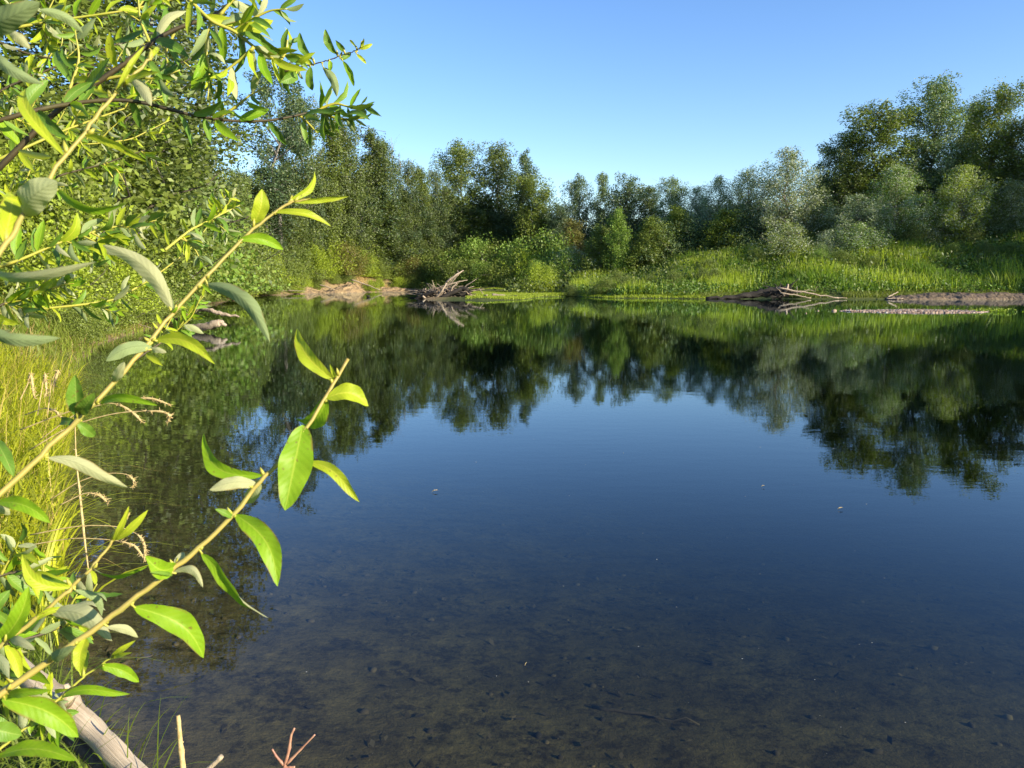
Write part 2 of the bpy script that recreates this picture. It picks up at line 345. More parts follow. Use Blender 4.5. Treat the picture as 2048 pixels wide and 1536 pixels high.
def make_tree(seed, H, W, prof, nl, leaves, lsize, asc=.7, crad=.9, trunk_r=.28, base=.12, flat=1.15, fork=0, bare=0, gap=0.0, aspect=.6, ivy=0):
    """prof: list of (height fraction, radius fraction); returns wood mesh and leaf mesh builders"""
    g = np.random.default_rng(seed); wd = MB(); lf = MB()
    ph = [a for a, _ in prof]; pr = [c_ for _, c_ in prof]
    tp = [np.array([0, 0, -.4])]; 
    lean = g.normal(size=2) * .02 * H
    for k in range(1, 10):
        t = k / 9; tp.append(np.array([lean[0] * t ** 1.5 + g.normal() * .012 * H, lean[1] * t ** 1.5 + g.normal() * .012 * H, H * .93 * t]))
    tp = np.array(tp); tz = tp[:, 2]
    wd.tube(tp, trunk_r * (1 - np.linspace(0, 1, 10) * .93), 7)
    def at(z): return np.array([np.interp(z, tz, tp[:, 0]), np.interp(z, tz, tp[:, 1]), z])
    cs = []; rs = []; ws = []
    for k in range(nl):
        hf = base + (1 - base) * (k + g.uniform(0, 1)) / nl
        r = np.interp(hf, ph, pr) * W / 2 * g.uniform(.55, 1.12)
        a = k * 2.4 + g.uniform(-.5, .5)
        if gap and g.random() < gap: r *= .45
        rise = r * asc * g.uniform(.6, 1.4)
        tip_z = min(hf * H, H * 1.0); st_z = max(.06 * H, tip_z - rise)
        s0 = at(min(st_z, H * .88)); tip = at(min(tip_z, H * .97)) + np.array([math.cos(a) * r, math.sin(a) * r, 0]); tip[2] = min(tip_z, H * .96)
        L_ = np.linalg.norm(tip - s0) + .01
        pts = wiggle(s0, tip, 6, L_ * .035, g, sag=L_ * .05)
        rr = trunk_r * .34 * (1 - .6 * hf)
        wd.tube(pts[:5], rr * np.linspace(1, .25, 5) * (1 if hf < .8 else .5), 5, cap=False)
        nc = 2 + int(r / (crad * .8))
        for q in range(nc):
            t = 1 - (q / nc) * .75 * g.uniform(.8, 1.1)
            lp = np.array([np.interp(min(t, .75), np.linspace(0, 1, 6), pts[:, m_]) for m_ in range(3)])
            c0 = np.array([np.interp(t, np.linspace(0, 1, 6), pts[:, m_]) for m_ in range(3)]) + g.normal(size=3) * crad * .4
            cs.append(c0); rs.append(crad * g.uniform(.5, 1.35) * (1 if hf < .9 else .75)); ws.append(rs[-1] ** 2)
            if q < 1 and r > 1.4 and k % 3 == 0:
                for _ in range(1):
                    e = c0 + g.normal(size=3) * crad * .8 + [0, 0, crad * .4]
                    wd.tube(wiggle(lp, e, 4, .08, g), [.035, .028, .02, .01], 4, cap=False)
    for k in range(9):
        z = H * (.80 + .2 * k / 8); cs.append(at(min(z, H * .96)) + g.normal(size=3) * crad * .35 + [0, 0, .25 * crad]); rs.append(crad * .75 * (1.15 - .45 * k / 8)); ws.append(rs[-1] ** 2 * 1.2)
    if ivy:
        for k in range(ivy):
            z = H * (k + g.random()) / ivy * .8; cs.append(at(z) + g.normal(size=3) * .25); rs.append(g.uniform(.55, .9)); ws.append(rs[-1] ** 2 * .8)
    cs = np.array(cs); rs = np.array(rs); ws = np.array(ws) / sum(ws)
    if leaves:
        idx = g.choice(len(cs), leaves, p=ws)
        d = rand_unit(leaves, g) * (g.uniform(0, 1, leaves) ** .5)[:, None] * rs[idx][:, None]; d[:, 2] *= flat
        pts = cs[idx] + d
        pts[:, 2] = np.where(pts[:, 2] < .1, .1 + np.abs(g.normal(size=leaves)) * .2, pts[:, 2])
        leaf_cloud(lf, pts, g, lsize, aspect, .4)
    return wd, lf
KIND = {}
def kind(name, mat, wood, H, W, variants=2, **k):
    KIND[name] = (H, W, [])
    for s in range(variants):
        wd, lf = make_tree(hash_(name) + s * 17, H, W, **k)
        KIND[name][2].append((wd.mesh(name + '_wood', M[wood]), lf.mesh(name + '_leaves', M[mat], False) if lf.v else None))
def hash_(s): return sum(ord(c_) * (i_ + 3) for i_, c_ in enumerate(s)) % 9973
col = [(0, .3), (.12, .75), (.3, 1), (.6, 1), (.88, .85), (1, .6)]
kind('tall', 'cotton', 'bark', 24, 8, 4, prof=col, nl=85, leaves=36000, lsize=.26, flat=1.3, asc=1.1, crad=1.0, gap=.22, base=.06)
kind('open', 'cotton', 'bark', 26, 10, 1, prof=[(0, .0), (.3, .3), (.5, .8), (.75, 1), (1, .5)], nl=40, leaves=15000, lsize=.27, asc=.9, crad=.95, base=.3, gap=.25)
kind('slim', 'cotton', 'bark', 24, 4.6, 2, prof=[(0, .6), (.3, 1), (.7, .9), (1, .35)], nl=60, leaves=21000, lsize=.25, flat=1.35, asc=1.4, crad=.8, base=.05, gap=.25, ivy=30)
kind('round', 'cotton', 'bark', 16, 9, 5, prof=[(0, .2), (.3, .8), (.6, 1), (.85, .8), (1, .35)], nl=75, leaves=28000, lsize=.24, asc=.8, crad=1.0, base=.1, gap=.12)
kind('silver', 'willowfar', 'bark', 14, 9, 4, prof=[(0, .5), (.2, .95), (.5, 1), (.75, .7), (1, .15)], nl=80, leaves=28000, lsize=.25, asc=1.2, crad=.9, base=.05, aspect=.4)
kind('young', 'shrub', 'bark', 9, 5, 3, prof=[(0, .6), (.3, 1), (.6, .85), (1, .2)], nl=45, leaves=15000, lsize=.21, asc=1.0, crad=.8, base=.02, trunk_r=.12)
kind('bush', 'shrub', 'darkbark', 3.4, 5.4, 4, prof=[(0, 1), (.4, 1), (.75, .75), (1, .35)], nl=34, leaves=10500, lsize=.16, asc=.6, crad=.85, base=.02, trunk_r=.06)
kind('silverbush', 'willowfar', 'darkbark', 3.6, 5, 2, prof=[(0, 1), (.4, 1), (.75, .75), (1, .35)], nl=34, leaves=7500, lsize=.17, asc=.7, crad=.7, base=.02, trunk_r=.06, aspect=.4)
kind('snag', 'cotton', 'deadwood', 22, 7, 1, prof=[(0, .1), (.5, .5), (.8, 1), (1, .5)], nl=26, leaves=0, lsize=.2, asc=1.0, crad=.9, base=.6, trunk_r=.12)
ORD = ['first', 'second', 'third', 'fourth', 'fifth', 'sixth', 'seventh', 'eighth', 'ninth', 'tenth', 'eleventh', 'twelfth', 'thirteenth', 'fourteenth', 'fifteenth', 'sixteenth', 'seventeenth', 'eighteenth', 'nineteenth', 'twentieth']
ORD += ['twenty-' + o_ for o_ in ORD[:9]] + ['thirtieth'] + ['thirty-' + o_ for o_ in ORD[:9]] + ['fortieth'] + ['forty-' + o_ for o_ in ORD[:9]] + ['fiftieth'] + ['fifty-' + o_ for o_ in ORD[:9]] + ['sixtieth'] + ['sixty-' + o_ for o_ in ORD[:9]]
NAME = dict(tall='cottonwood_tree', open='cottonwood_tree', slim='ivy_clad_tree', round='broadleaf_tree', silver='willow_tree', young='young_tree', bush='bramble_bush', silverbush='willow_bush', snag='dead_tree')
CAT = dict(bush='bush', silverbush='bush')
cnt = {}
def plant(k, x, y, H, W, color, label, group=None, rz=None, var=None, name=None, z=None):
    h0, w0, vs = KIND[k]; cnt[k] = cnt.get(k, -1) + 1
    wd, lf = vs[(cnt[k] if var is None else var) % len(vs)]
    r = empty(name or NAME[k], (x, y, Tz(x, y) if z is None else z)); r.rotation_euler.z = random.uniform(0, 6.28) if rz is None else rz
    r.scale = (W / w0, W / w0, H / h0)
    tag(r, label, CAT.get(k, 'tree'), group)
    o = bpy.data.objects.new('stems' if 'bush' in k else 'trunk', wd); C.objects.link(o); o.parent = r
    if lf:
        o = bpy.data.objects.new('foliage' if 'bush' in k else 'crown', lf); C.objects.link(o); o.parent = r; o.color = (*color, 1)
    return r
def shoreD(u):  # distance of the bank along a column of the photo
    lst = [(-100, 17), (150, 22), (190, 25), (330, 33), (400, 48), (455, 68), (520, 86), (600, 100), (700, 108), (820, 118), (905, 122), (1000, 124), (1100, 110), (1300, 100), (1500, 92), (1700, 86), (2048, 84)]
    return np.interp(u, [a for a, _ in lst], [c_ for _, c_ in lst])
def tree_px(k, u, vtop, D, wpx, color, label, group=None, **kw):
    """a tree standing at distance D whose top is seen at u,vtop"""
    D = max(D, shoreD(u) + 13) if u < 1100 else D
    p = atY(u, vtop, D); z0 = Tz(p[0], D); H = max(2., p[2] - z0)
    return plant(k, p[0], D, H, wpx * D / F * (1.32 if u < 1130 and k in ('tall', 'slim') else 1.25), color, label, group, **kw)
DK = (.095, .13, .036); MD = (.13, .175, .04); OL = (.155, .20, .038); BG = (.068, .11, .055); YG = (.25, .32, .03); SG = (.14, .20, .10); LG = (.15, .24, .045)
far = 'trees of the far wood'
T_ = [ # kind, x, ytop, dist, width px, colour, label
 ('tall', 285, -190, 46, 230, DK, 'tallest dark tree at the left, its crown running out of the top of the photo'),
 ('tall', 120, -200, 36, 330, MD, 'huge mid green tree at the far left behind the overhanging willow'),
 ('round', 180, 235, 33, 240, OL, 'broad olive green tree on the near left bank in front of the tallest dark tree'),
 ('round', 345, 215, 50, 130, OL, 'bushy olive tree just right of the tallest dark tree'),
 ('silver', 408, 285, 66, 60, MD, 'small feathery pale tree in the sky gap left of the open-crowned cottonwood'),
 ('round', 425, 330, 62, 120, DK, 'dark rounded tree below the feathery pale tree on the left bank'),
 ('open', 541, 118, 84, 150, BG, 'tall open-crowned cottonwood with a bare visible trunk, highest of the left wood'),
 ('tall', 598, 178, 88, 80, DK, 'dense dark cottonwood pressed against the right side of the open-crowned one'),
 ('slim', 648, 236, 90, 60, MD, 'narrow ivy-clad tree behind the tip of the hanging willow branch'),
 ('tall', 690, 228, 96, 75, DK, 'cottonwood left of the dark ivy column, its top behind the hanging willow leaves'),
 ('slim', 736, 252, 96, 66, DK, 'dark narrow column of ivy-clad trunk standing alone against the sky'),
 ('round', 765, 278, 104, 60, BG, 'thin-topped tree beside the bare dead branches'),
 ('tall', 805, 318, 112, 52, DK, 'dark cottonwood right of the bare dead branches'),
 ('slim', 838, 335, 110, 40, MD, 'slim tree in the low dip of the skyline left of the big cottonwood pair'),
 ('round', 878, 335, 118, 55, DK, 'rounded dark tree touching the left side of the big cottonwood pair'),
 ('tall', 928, 280, 124, 78, MD, 'left one of the big cottonwood pair behind the driftwood pile'),
 ('tall', 990, 284, 124, 84, DK, 'right one of the big cottonwood pair behind the driftwood pile'),
 ('slim', 1046, 298, 124, 44, BG, 'thin tall tree with open top just right of the big cottonwood pair'),
 ('tall', 1076, 348, 122, 80, OL, 'olive leafy tree at the left edge of the notch in the skyline'),
 ('round', 1126, 410, 122, 60, BG, 'low bluish tree in the bottom of the notch in the skyline'),
 ('round', 1160, 352, 124, 62, BG, 'bluish cottonwood at the right edge of the notch in the skyline'),
 ('slim', 1201, 344, 126, 34, SG, 'thin pointed tree between two rounded crowns right of the notch'),
 ('round', 1252, 352, 120, 88, BG, 'dome-shaped tree with see-through crown right of the notch'),
 ('slim', 1300, 368, 122, 44, DK, 'narrow dark tree right of the dome-shaped see-through crown'),
 ('round', 1346, 356, 116, 66, SG, 'rounded grey-green tree midway between the notch and the bright silver willow'),
 ('silver', 1392, 372, 112, 60, SG, 'low silver-leaved tree right of the rounded grey-green tree'),
 ('silver', 1436, 352, 108, 80, SG, 'wide silver-green willow two crowns left of the bright silver willow'),
 ('silver', 1496, 336, 104, 84, OL, 'yellowish willow directly left of the bright silver willow'),
 ('silver', 1576, 296, 98, 128, (.13, .17, .09), 'bright silver willow with a pointed pale top, palest tree of the right wood'),
 ('round', 1636, 345, 108, 54, BG, 'low dark tree between the bright silver willow and the tall right wood'),
 ('tall', 1690, 260, 100, 84, DK, 'dark tree at the left edge of the tall right wood'),
 ('tall', 1764, 206, 100, 130, MD, 'broad tree with a slanting top, second crown of the tall right wood'),
 ('tall', 1872, 152, 100, 105, SG, 'tallest tree of the right wood, pointed top with pale leaves'),
 ('slim', 1944, 202, 106, 60, BG, 'slender tree between the two highest pointed tops of the right wood'),
 ('tall', 1994, 162, 98, 104, OL, 'pointed yellowish tree near the right edge of the photo'),
 ('tall', 2052, 232, 96, 110, DK, 'dark tree cut by the right edge of the photo'),
 ('silver', 1800, 330, 93, 110, LG, 'pale green willow in front of the broad slanting tree'),
 ('silver', 1930, 330, 92, 110, YG, 'sunlit yellow-green willow under the tallest tree of the right wood'),
 ('silver', 2030, 360, 91, 100, OL, 'brownish willow low at the right edge of the photo'),
 ('silver', 1720, 390, 92, 110, SG, 'grey-green willow below the dark left tree of the tall right wood'),
 ('young', 850, 420, 108, 52, LG, 'young bright green tree behind the beach, left of the big cottonwood pair'),
 ('young', 875, 490, 106, 36, YG, 'small vivid yellow-green tree right above the driftwood pile'),
 ('young', 640, 440, 92, 60, OL, 'young olive tree on the bank above the sandy bluff'),
 ('young', 700, 460, 100, 56, MD, 'young tree at the foot of the dark ivy column'),
 ('young', 950, 450, 120, 70, MD, 'young tree at the foot of the big cottonwood pair'),
 ('young', 1020, 440, 121, 66, OL, 'young olive tree right of the foot of the big cottonwood pair'),
 ('young', 1150, 440, 114, 60, (.135, .125, .04), 'young tree with rusty brown leaves at the edge of the meadow'),
 ('young', 1115, 470, 113, 66, BG, 'dark round young tree left of the rusty brown one'),
 ('young', 1240, 420, 102, 44, LG, 'narrow pale green young tree right of the rusty brown one'),
 ('young', 1200, 450, 104, 60, MD, 'young tree between the rusty brown one and the narrow pale one'),
 ('young', 1300, 440, 102, 70, MD, 'mid green young tree on the meadow edge, right of the narrow pale one'),
 ('young', 1350, 415, 104, 60, OL, 'olive young tree on the meadow edge below the rounded grey-green tree'),
 ('young', 1460, 420, 100, 80, OL, 'olive young tree in front of the yellowish willow'),
 ('young', 480, 380, 76, 90, MD, 'leafy green tree in front of the open-crowned cottonwood on the left bank'),
 ('young', 570, 400, 84, 90, DK, 'dark young tree below the open-crowned cottonwood'),
 ('snag', 786, 256, 113, 105, DK, 'leafless dead tree with bare pale branches against the sky'),
]
for k, u, v, D, wp, c_, lab in T_:
    tree_px(k, u, v, D, wp, c_, lab, far)
# left bank trees further back that close the wood, and rows behind the skyline
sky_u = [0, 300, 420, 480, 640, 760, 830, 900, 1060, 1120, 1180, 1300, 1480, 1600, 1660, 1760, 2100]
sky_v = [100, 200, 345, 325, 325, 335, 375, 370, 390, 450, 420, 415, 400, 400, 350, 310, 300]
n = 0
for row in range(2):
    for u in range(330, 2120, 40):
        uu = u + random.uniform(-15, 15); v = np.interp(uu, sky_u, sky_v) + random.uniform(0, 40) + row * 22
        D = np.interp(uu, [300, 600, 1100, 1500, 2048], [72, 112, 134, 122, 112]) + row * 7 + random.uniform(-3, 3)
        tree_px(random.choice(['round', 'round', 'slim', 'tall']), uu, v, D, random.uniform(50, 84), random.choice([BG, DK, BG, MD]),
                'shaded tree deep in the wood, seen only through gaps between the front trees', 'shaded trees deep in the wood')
# trees of the right bank beyond the frame: their shade falls on the meadow
sg = np.random.default_rng(5); kk = 0
for q in range(400):
    x = sg.uniform(58, 110); y = sg.uniform(46, 92)
    if x < .70 * y + 7 or sdist(np.array([x]), np.array([y]))[0] < 4 or kk >= 21: continue
    kk += 1
    plant(['tall', 'round', 'tall'][kk % 3], x, y, sg.uniform(12, 19), sg.uniform(7, 10), DK if kk % 2 else MD,
          'tree of the right bank standing outside the photo', 'right bank trees outside the photo')
# big left-bank trees outside or at the left edge
for x, y, H, W in ((-26, 22, 19, 13), (-20, 13, 15, 10), (-34, 33, 22, 13)):
    plant('round', x, y, H, W, MD, 'leafy tree of the left bank standing outside the photo', 'left bank trees outside the photo')

# bushes along the banks, first to last seen from the left
B_ = []
def bush_row(u0, u1, n, dfun, vfun, cols, place, kinds=('bush',), hs=(2.4, 4.2)):
    us = sorted(np.linspace(u0, u1, n) + rng.uniform(-.35, .35, n) * (u1 - u0) / n)
    for q, u in enumerate(us):
        D = dfun(u) + random.uniform(-1.2, 1.2); x = (u - 1024) / F * D * 1.0
        H = random.uniform(*hs); k = random.choice(kinds); c_ = random.choice(cols)
        cn = {YG: 'yellow-green', OL: 'olive', MD: 'mid green', DK: 'dark green', LG: 'fresh green', SG: 'grey-green', BG: 'bluish green'}.get(c_, 'brownish')
        plant(k, x, D, H, H * random.uniform(1.3, 1.9), c_, f'{cn} bush {place}, {ORD[q]} from the left')
BR = (.15, .13, .04)
bush_row(150, 330, 9, lambda u: np.interp(u, [150, 190, 330], [19.5, 24, 32]) , None, [OL, MD, BR, YG], 'lowest at the waterline of the near left bank', hs=(.7, 1.3))
bush_row(30, 400, 11, lambda u: shoreD(u) + 1.5, None, [OL, MD, YG, LG], 'low on the near left bank', hs=(1.3, 2.1))
bush_row(20, 420, 13, lambda u: shoreD(u) + 6, None, [OL, MD, OL, YG], 'halfway up the near left bank', hs=(2.5, 4))
bush_row(20, 440, 12, lambda u: shoreD(u) + 12, None, [OL, MD, DK, LG], 'high on the near left bank', hs=(4, 6.5))
bush_row(425, 590, 10, lambda u: shoreD(u) + 2.2, None, [YG, OL, YG, LG], 'at the water left of the sandy bluff', hs=(1.8, 2.8))
bush_row(410, 600, 9, lambda u: shoreD(u) + 7, None, [OL, MD, YG], 'on the slope left of the bluff', hs=(3, 5))
bush_row(612, 890, 10, lambda u: shoreD(u) + 4.5, None, [OL, YG, BR, MD], 'nearest the water on the sandy bluff and beach', hs=(1.2, 2.2))
bush_row(605, 900, 12, lambda u: shoreD(u) + 8, None, [OL, YG, MD, BR], 'along the top of the sandy bluff and beach', hs=(2.6, 4.2))
bush_row(610, 900, 9, lambda u: shoreD(u) + 13, None, [MD, DK, OL], 'in the second row above the sandy bluff', hs=(3.8, 6))
bush_row(905, 1120, 10, lambda u: 116 - (u - 905) * .05, None, [YG, OL, MD, LG], 'on the bank behind the driftwood pile', hs=(3, 4.6))
bush_row(915, 1120, 8, lambda u: 122 - (u - 905) * .05, None, [MD, OL, LG], 'in the second row behind the driftwood pile', hs=(5, 7))
bush_row(1120, 1640, 17, lambda u: 108 - (u - 1120) * .018, None, [SG, BG, DK, SG, MD], 'along the wood edge above the meadow', kinds=('silverbush', 'bush', 'silverbush'), hs=(3.2, 5.2))
bush_row(1640, 2060, 11, lambda u: 96, None, [DK, SG, OL, BG], 'under the tall right wood', kinds=('silverbush', 'bush'), hs=(2.6, 4.5))
plant('bush', *atY(1080, 520, 97)[:1], 97, 3.2, 5, YG, 'yellow-green bush alone in front of the meadow by the notch')
plant('silverbush', *atY(1575, 490, 90)[:1], 90, 3.6, 7, OL, 'wide olive willow bush standing in the meadow below the bright silver willow')
plant('silverbush', *atY(1720, 480, 88)[:1], 88, 3.4, 6.5, LG, 'spiky light green bush on the meadow below the tall right wood')

bush_row(1180, 1620, 9, lambda u: 88, None, [MD, DK, SG], 'low on the left half of the meadow', hs=(1.1, 2.2))  # meadow shrub rows, partly added to increase shade on the slope
bush_row(1150, 1480, 8, lambda u: 82.5, None, [DK, MD, DK], 'added as shade in the meadow hollow', hs=(1.0, 1.9))  # dark bushes added to give the even meadow shade
bush_row(1640, 2060, 9, lambda u: 83, None, [MD, DK, LG, OL], 'low on the right half of the meadow', hs=(1.0, 1.9))
bush_row(1640, 2060, 7, lambda u: 90, None, [DK, SG, MD], 'high on the right half of the meadow', kinds=('bush', 'silverbush'), hs=(1.6, 2.8))
# ------------------------------------------------------------------ ground cover (countless blades and leaves)
def blades(name, xy, h, wid, color, label, cat, g, lean=.25, mat='grassy', seg=3, curve=.5):
    n = len(xy); z = T(xy[:, 0], xy[:, 1]); h = h * np.ones(n) * g.uniform(.55, 1.25, n)
    a = g.uniform(0, 6.28, n); dx = np.cos(a); dy = np.sin(a); ln = g.uniform(0, lean, n) * h
    b_ = g.uniform(0, 6.28, n); sx_ = np.cos(b_); sy_ = np.sin(b_)
    V = []; 
    for s in range(seg):
        t = s / seg; wv = wid * (1 - t * .7)
        cx = xy[:, 0] + dx * ln * t ** 1.8; cy = xy[:, 1] + dy * ln * t ** 1.8; cz = z - .03 + h * (t - curve * .25 * t * t * lean)
        V.append(np.stack([cx - sx_ * wv, cy - sy_ * wv, cz], 1)); V.append(np.stack([cx + sx_ * wv, cy + sy_ * wv, cz], 1))
    V.append(np.stack([xy[:, 0] + dx * ln, xy[:, 1] + dy * ln, z + h * (1 - curve * .25 * lean)], 1))
    k = 2 * seg + 1; V = np.stack(V, 1); base = np.arange(n)[:, None] * k; F_ = []
    for s in range(seg - 1): F_.append(base + np.array([[2 * s, 2 * s + 1, 2 * s + 3, 2 * s + 2]]))
    F_.append(base + np.array([[2 * seg - 2, 2 * seg - 1, 2 * seg, 2 * seg]]))
    mb = MB(); mb.add(V.reshape(-1, 3), np.vstack(F_)); o = mb.build(name, M[mat], None, False); o.color = (*color, 1)
    return tag(o, label, cat, None, 'stuff')
def scatter(n, x0, x1, y0, y1, cond, g):
    out = []; tot = 0
    while tot < n:
        x = g.uniform(x0, x1, n * 2); y = g.uniform(y0, y1, n * 2); k = cond(x, y, sdist(x, y)); p = np.stack([x[k], y[k]], 1); out.append(p); tot += len(p)
    return np.vstack(out)[:n]
g = np.random.default_rng(21)
AZf = lambda x, y: np.degrees(np.arctan2(x, y))
patch = lambda x, y, s, sd: vnoise(x, y, s, sd)
inmead = lambda x, y, d: (AZf(x, y) > 4.5) & (AZf(x, y) < 38)
p = scatter(60000, 5, 66, 72, 112, lambda x, y, d: inmead(x, y, d) & (d > 2.5) & (d < 30) & (patch(x, y, 2.2, 4) + g.normal(size=len(x)) * .10 > .0), g)
blades('tall_grass', p, np.clip(.85 + 1.3 * patch(p[:, 0], p[:, 1], 2.6, 8), .25, 1.7), .055, (.12, .20, .03), 'tall bright green grass and nettles over the right bank meadow', 'grass', g, .9)
p = scatter(70000, 5, 66, 70, 112, lambda x, y, d: inmead(x, y, d) & (d > 1.2) & (d < 32), g)
mb = MB(); q = np.column_stack([p, T(p[:, 0], p[:, 1]) + g.uniform(.05, .95, len(p)) * (1 + .5 * patch(p[:, 0], p[:, 1], 2.5, 5))])
leaf_cloud(mb, q, g, .24, .6, .6); o = mb.build('leafy_undergrowth', M['shrub'], None, False); o.color = (.10, .17, .032, 1)
tag(o, 'low dark green leafy weeds between the meadow grass on the right bank', 'weeds', None, 'stuff')
p = scatter(15000, 5, 66, 72, 108, lambda x, y, d: inmead(x, y, d) & (d > 2) & (d < 24) & (patch(x, y, 3.1, 14) + g.normal(size=len(x)) * .12 > .14), g)
blades('flowering_stalks', p, 1.5, .05, (.25, .32, .035), 'tall yellow-green stalks standing in patches out of the meadow', 'grass', g, .45)
p = scatter(60000, -12, 30, 68, 116, lambda x, y, d: (AZf(x, y) > -3.5) & (AZf(x, y) < 16.5) & (d > .15) & (d < 16) & (patch(x, y, 4, 2) + g.normal(size=len(x)) * .2 > -.25), g)
blades('shore_grass', p, .17, .05, (.24, .30, .03), 'short yellow-green grass on the low spit by the water', 'grass', g, .6)
p = scatter(9000, 18, 60, 70, 80, lambda x, y, d: (AZf(x, y) > 14) & (d > .3) & (d < 3) & (patch(x, y, 2, 12) > -.1), g)
blades('bank_grass', p, .35, .04, (.12, .15, .03), 'short grass along the waterline below the right meadow', 'grass', g, .6)
# left bank: dry and green grass over soil
p = scatter(26000, -62, -8, 14, 112, lambda x, y, d: (AZf(x, y) < -14.2) & (AZf(x, y) > -38) & (d > .5) & (d < 9) & (patch(x, y, 1.8, 6) + g.normal(size=len(x)) * .15 > -.05), g)
blades('bank_weeds', p, .5, .035, (.14, .19, .03), 'yellow-green weeds over the left bank', 'weeds', g, .6)
p = scatter(16000, -50, -8, 14, 125, lambda x, y, d: (AZf(x, y) < -6) & (AZf(x, y) > -38) & (d > .8) & (d < 8) & (patch(x, y, 2.4, 26) + g.normal(size=len(x)) * .15 > .1), g)
blades('dry_grass', p, .45, .03, (.36, .26, .12), 'straw-coloured dry grass on the sandy left bank', 'grass', g, .9, 'drygrass')
# wood floor
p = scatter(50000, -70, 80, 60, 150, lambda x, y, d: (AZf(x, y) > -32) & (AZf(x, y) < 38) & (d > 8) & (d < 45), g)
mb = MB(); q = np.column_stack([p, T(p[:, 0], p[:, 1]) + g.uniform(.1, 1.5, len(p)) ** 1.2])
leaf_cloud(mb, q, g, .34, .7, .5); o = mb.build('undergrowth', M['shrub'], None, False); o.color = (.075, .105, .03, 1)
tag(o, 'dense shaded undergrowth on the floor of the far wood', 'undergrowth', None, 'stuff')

# ------------------------------------------------------------------ gravel bar
def stones(n, xyf, smin, smax, g, mb, zoff=0):
    ico = []; t = (1 + 5 ** .5) / 2
    V0 = np.array([(-1, t, 0), (1, t, 0), (-1, -t, 0), (1, -t, 0), (0, -1, t), (0, 1, t), (0, -1, -t), (0, 1, -t), (t, 0, -1), (t, 0, 1), (-t, 0, -1), (-t, 0, 1)]) / 1.9
    F0 = np.array([(0, 11, 5), (0, 5, 1), (0, 1, 7), (0, 7, 10), (0, 10, 11), (1, 5, 9), (5, 11, 4), (11, 10, 2), (10, 7, 6), (7, 1, 8), (3, 9, 4), (3, 4, 2), (3, 2, 6), (3, 6, 8), (3, 8, 9), (4, 9, 5), (2, 4, 11), (6, 2, 10), (8, 6, 7), (9, 8, 1)])
    F0 = np.column_stack([F0, F0[:, 2]])
    xy = xyf(n); z = T(xy[:, 0], xy[:, 1]); s = g.uniform(smin, smax, n)
    V = V0[None] * (s[:, None, None] * g.uniform(.6, 1.2, (n, 1, 3)) * [1, 1, .6]) * g.uniform(.85, 1.15, (n, 12, 1))
    V = V + np.column_stack([xy, (np.maximum(z, -.02) if smax > .045 else z) + zoff])[:, None]
    mb.add(V.reshape(-1, 3), (F0[None] + np.arange(n)[:, None, None] * 12).reshape(-1, 4))
m, nt, N = new_mat('river_gravel'); ge = N('ShaderNodeNewGeometry')
c = ramp(nt, ge.outputs['Random Per Island'], [(0, (.15, .09, .06)), (.5, (.34, .23, .15)), (.9, (.46, .35, .25)), (1, (.55, .5, .42))])
p_ = N('ShaderNodeBsdfPrincipled', Roughness=.8); L(nt, c, p_.inputs['Base Color']); o = N('ShaderNodeOutputMaterial'); L(nt, p_.outputs[0], o.inputs[0]); M['gravel'] = m
def barxy(n):
    a = g.uniform(0, 6.283, n); r = g.uniform(0, 1, n) ** .6
    return np.column_stack([GB[0] + np.cos(a) * r * 4.1 * (1 + .1 * np.sin(3 * a)), GB[1] + np.sin(a) * r * 2.0])
mb = MB(); stones(4200, barxy, .05, .12, g, mb, .02)
tag(mb.build('gravel_bar', M['gravel'], None, False), 'low bar of reddish pebbles lying in the water at the right', 'gravel', None, 'stuff')
p = np.column_stack([GB[0] + 4.1 + g.normal(size=260) * .7, GB[1] - .2 + g.normal(size=260) * .4])
mb = MB(); leaf_cloud(mb, np.column_stack([p, g.uniform(.02, .2, 260)]), g, .12); o = mb.build('water_weeds', M['shrub'], None, False); o.color = (.2, .28, .03, 1)
tag(o, 'small green weeds at the right end of the pebble bar', 'weeds', None, 'stuff')
for q in range(4):
    u, v, s = [(1636, 622, .10), (1668, 622, .14), (1700, 619, .11), (1612, 627, .07)][q]
    c0 = G(u, v); mb = MB(); g3 = np.random.default_rng(q)
    stones(1, lambda n: np.array([[c0[0], c0[1]]]), s, s * 1.1, g3, mb, .03)
    tag(mb.build('stone', M['gravel'], None, True), ['pale stone in the water left of the pebble bar', 'largest lone stone just left of the pebble bar', 'lone stone at the left tip of the pebble bar', 'smallest lone stone farthest left of the pebble bar'][q], 'stone', 'lone stones left of the pebble bar')

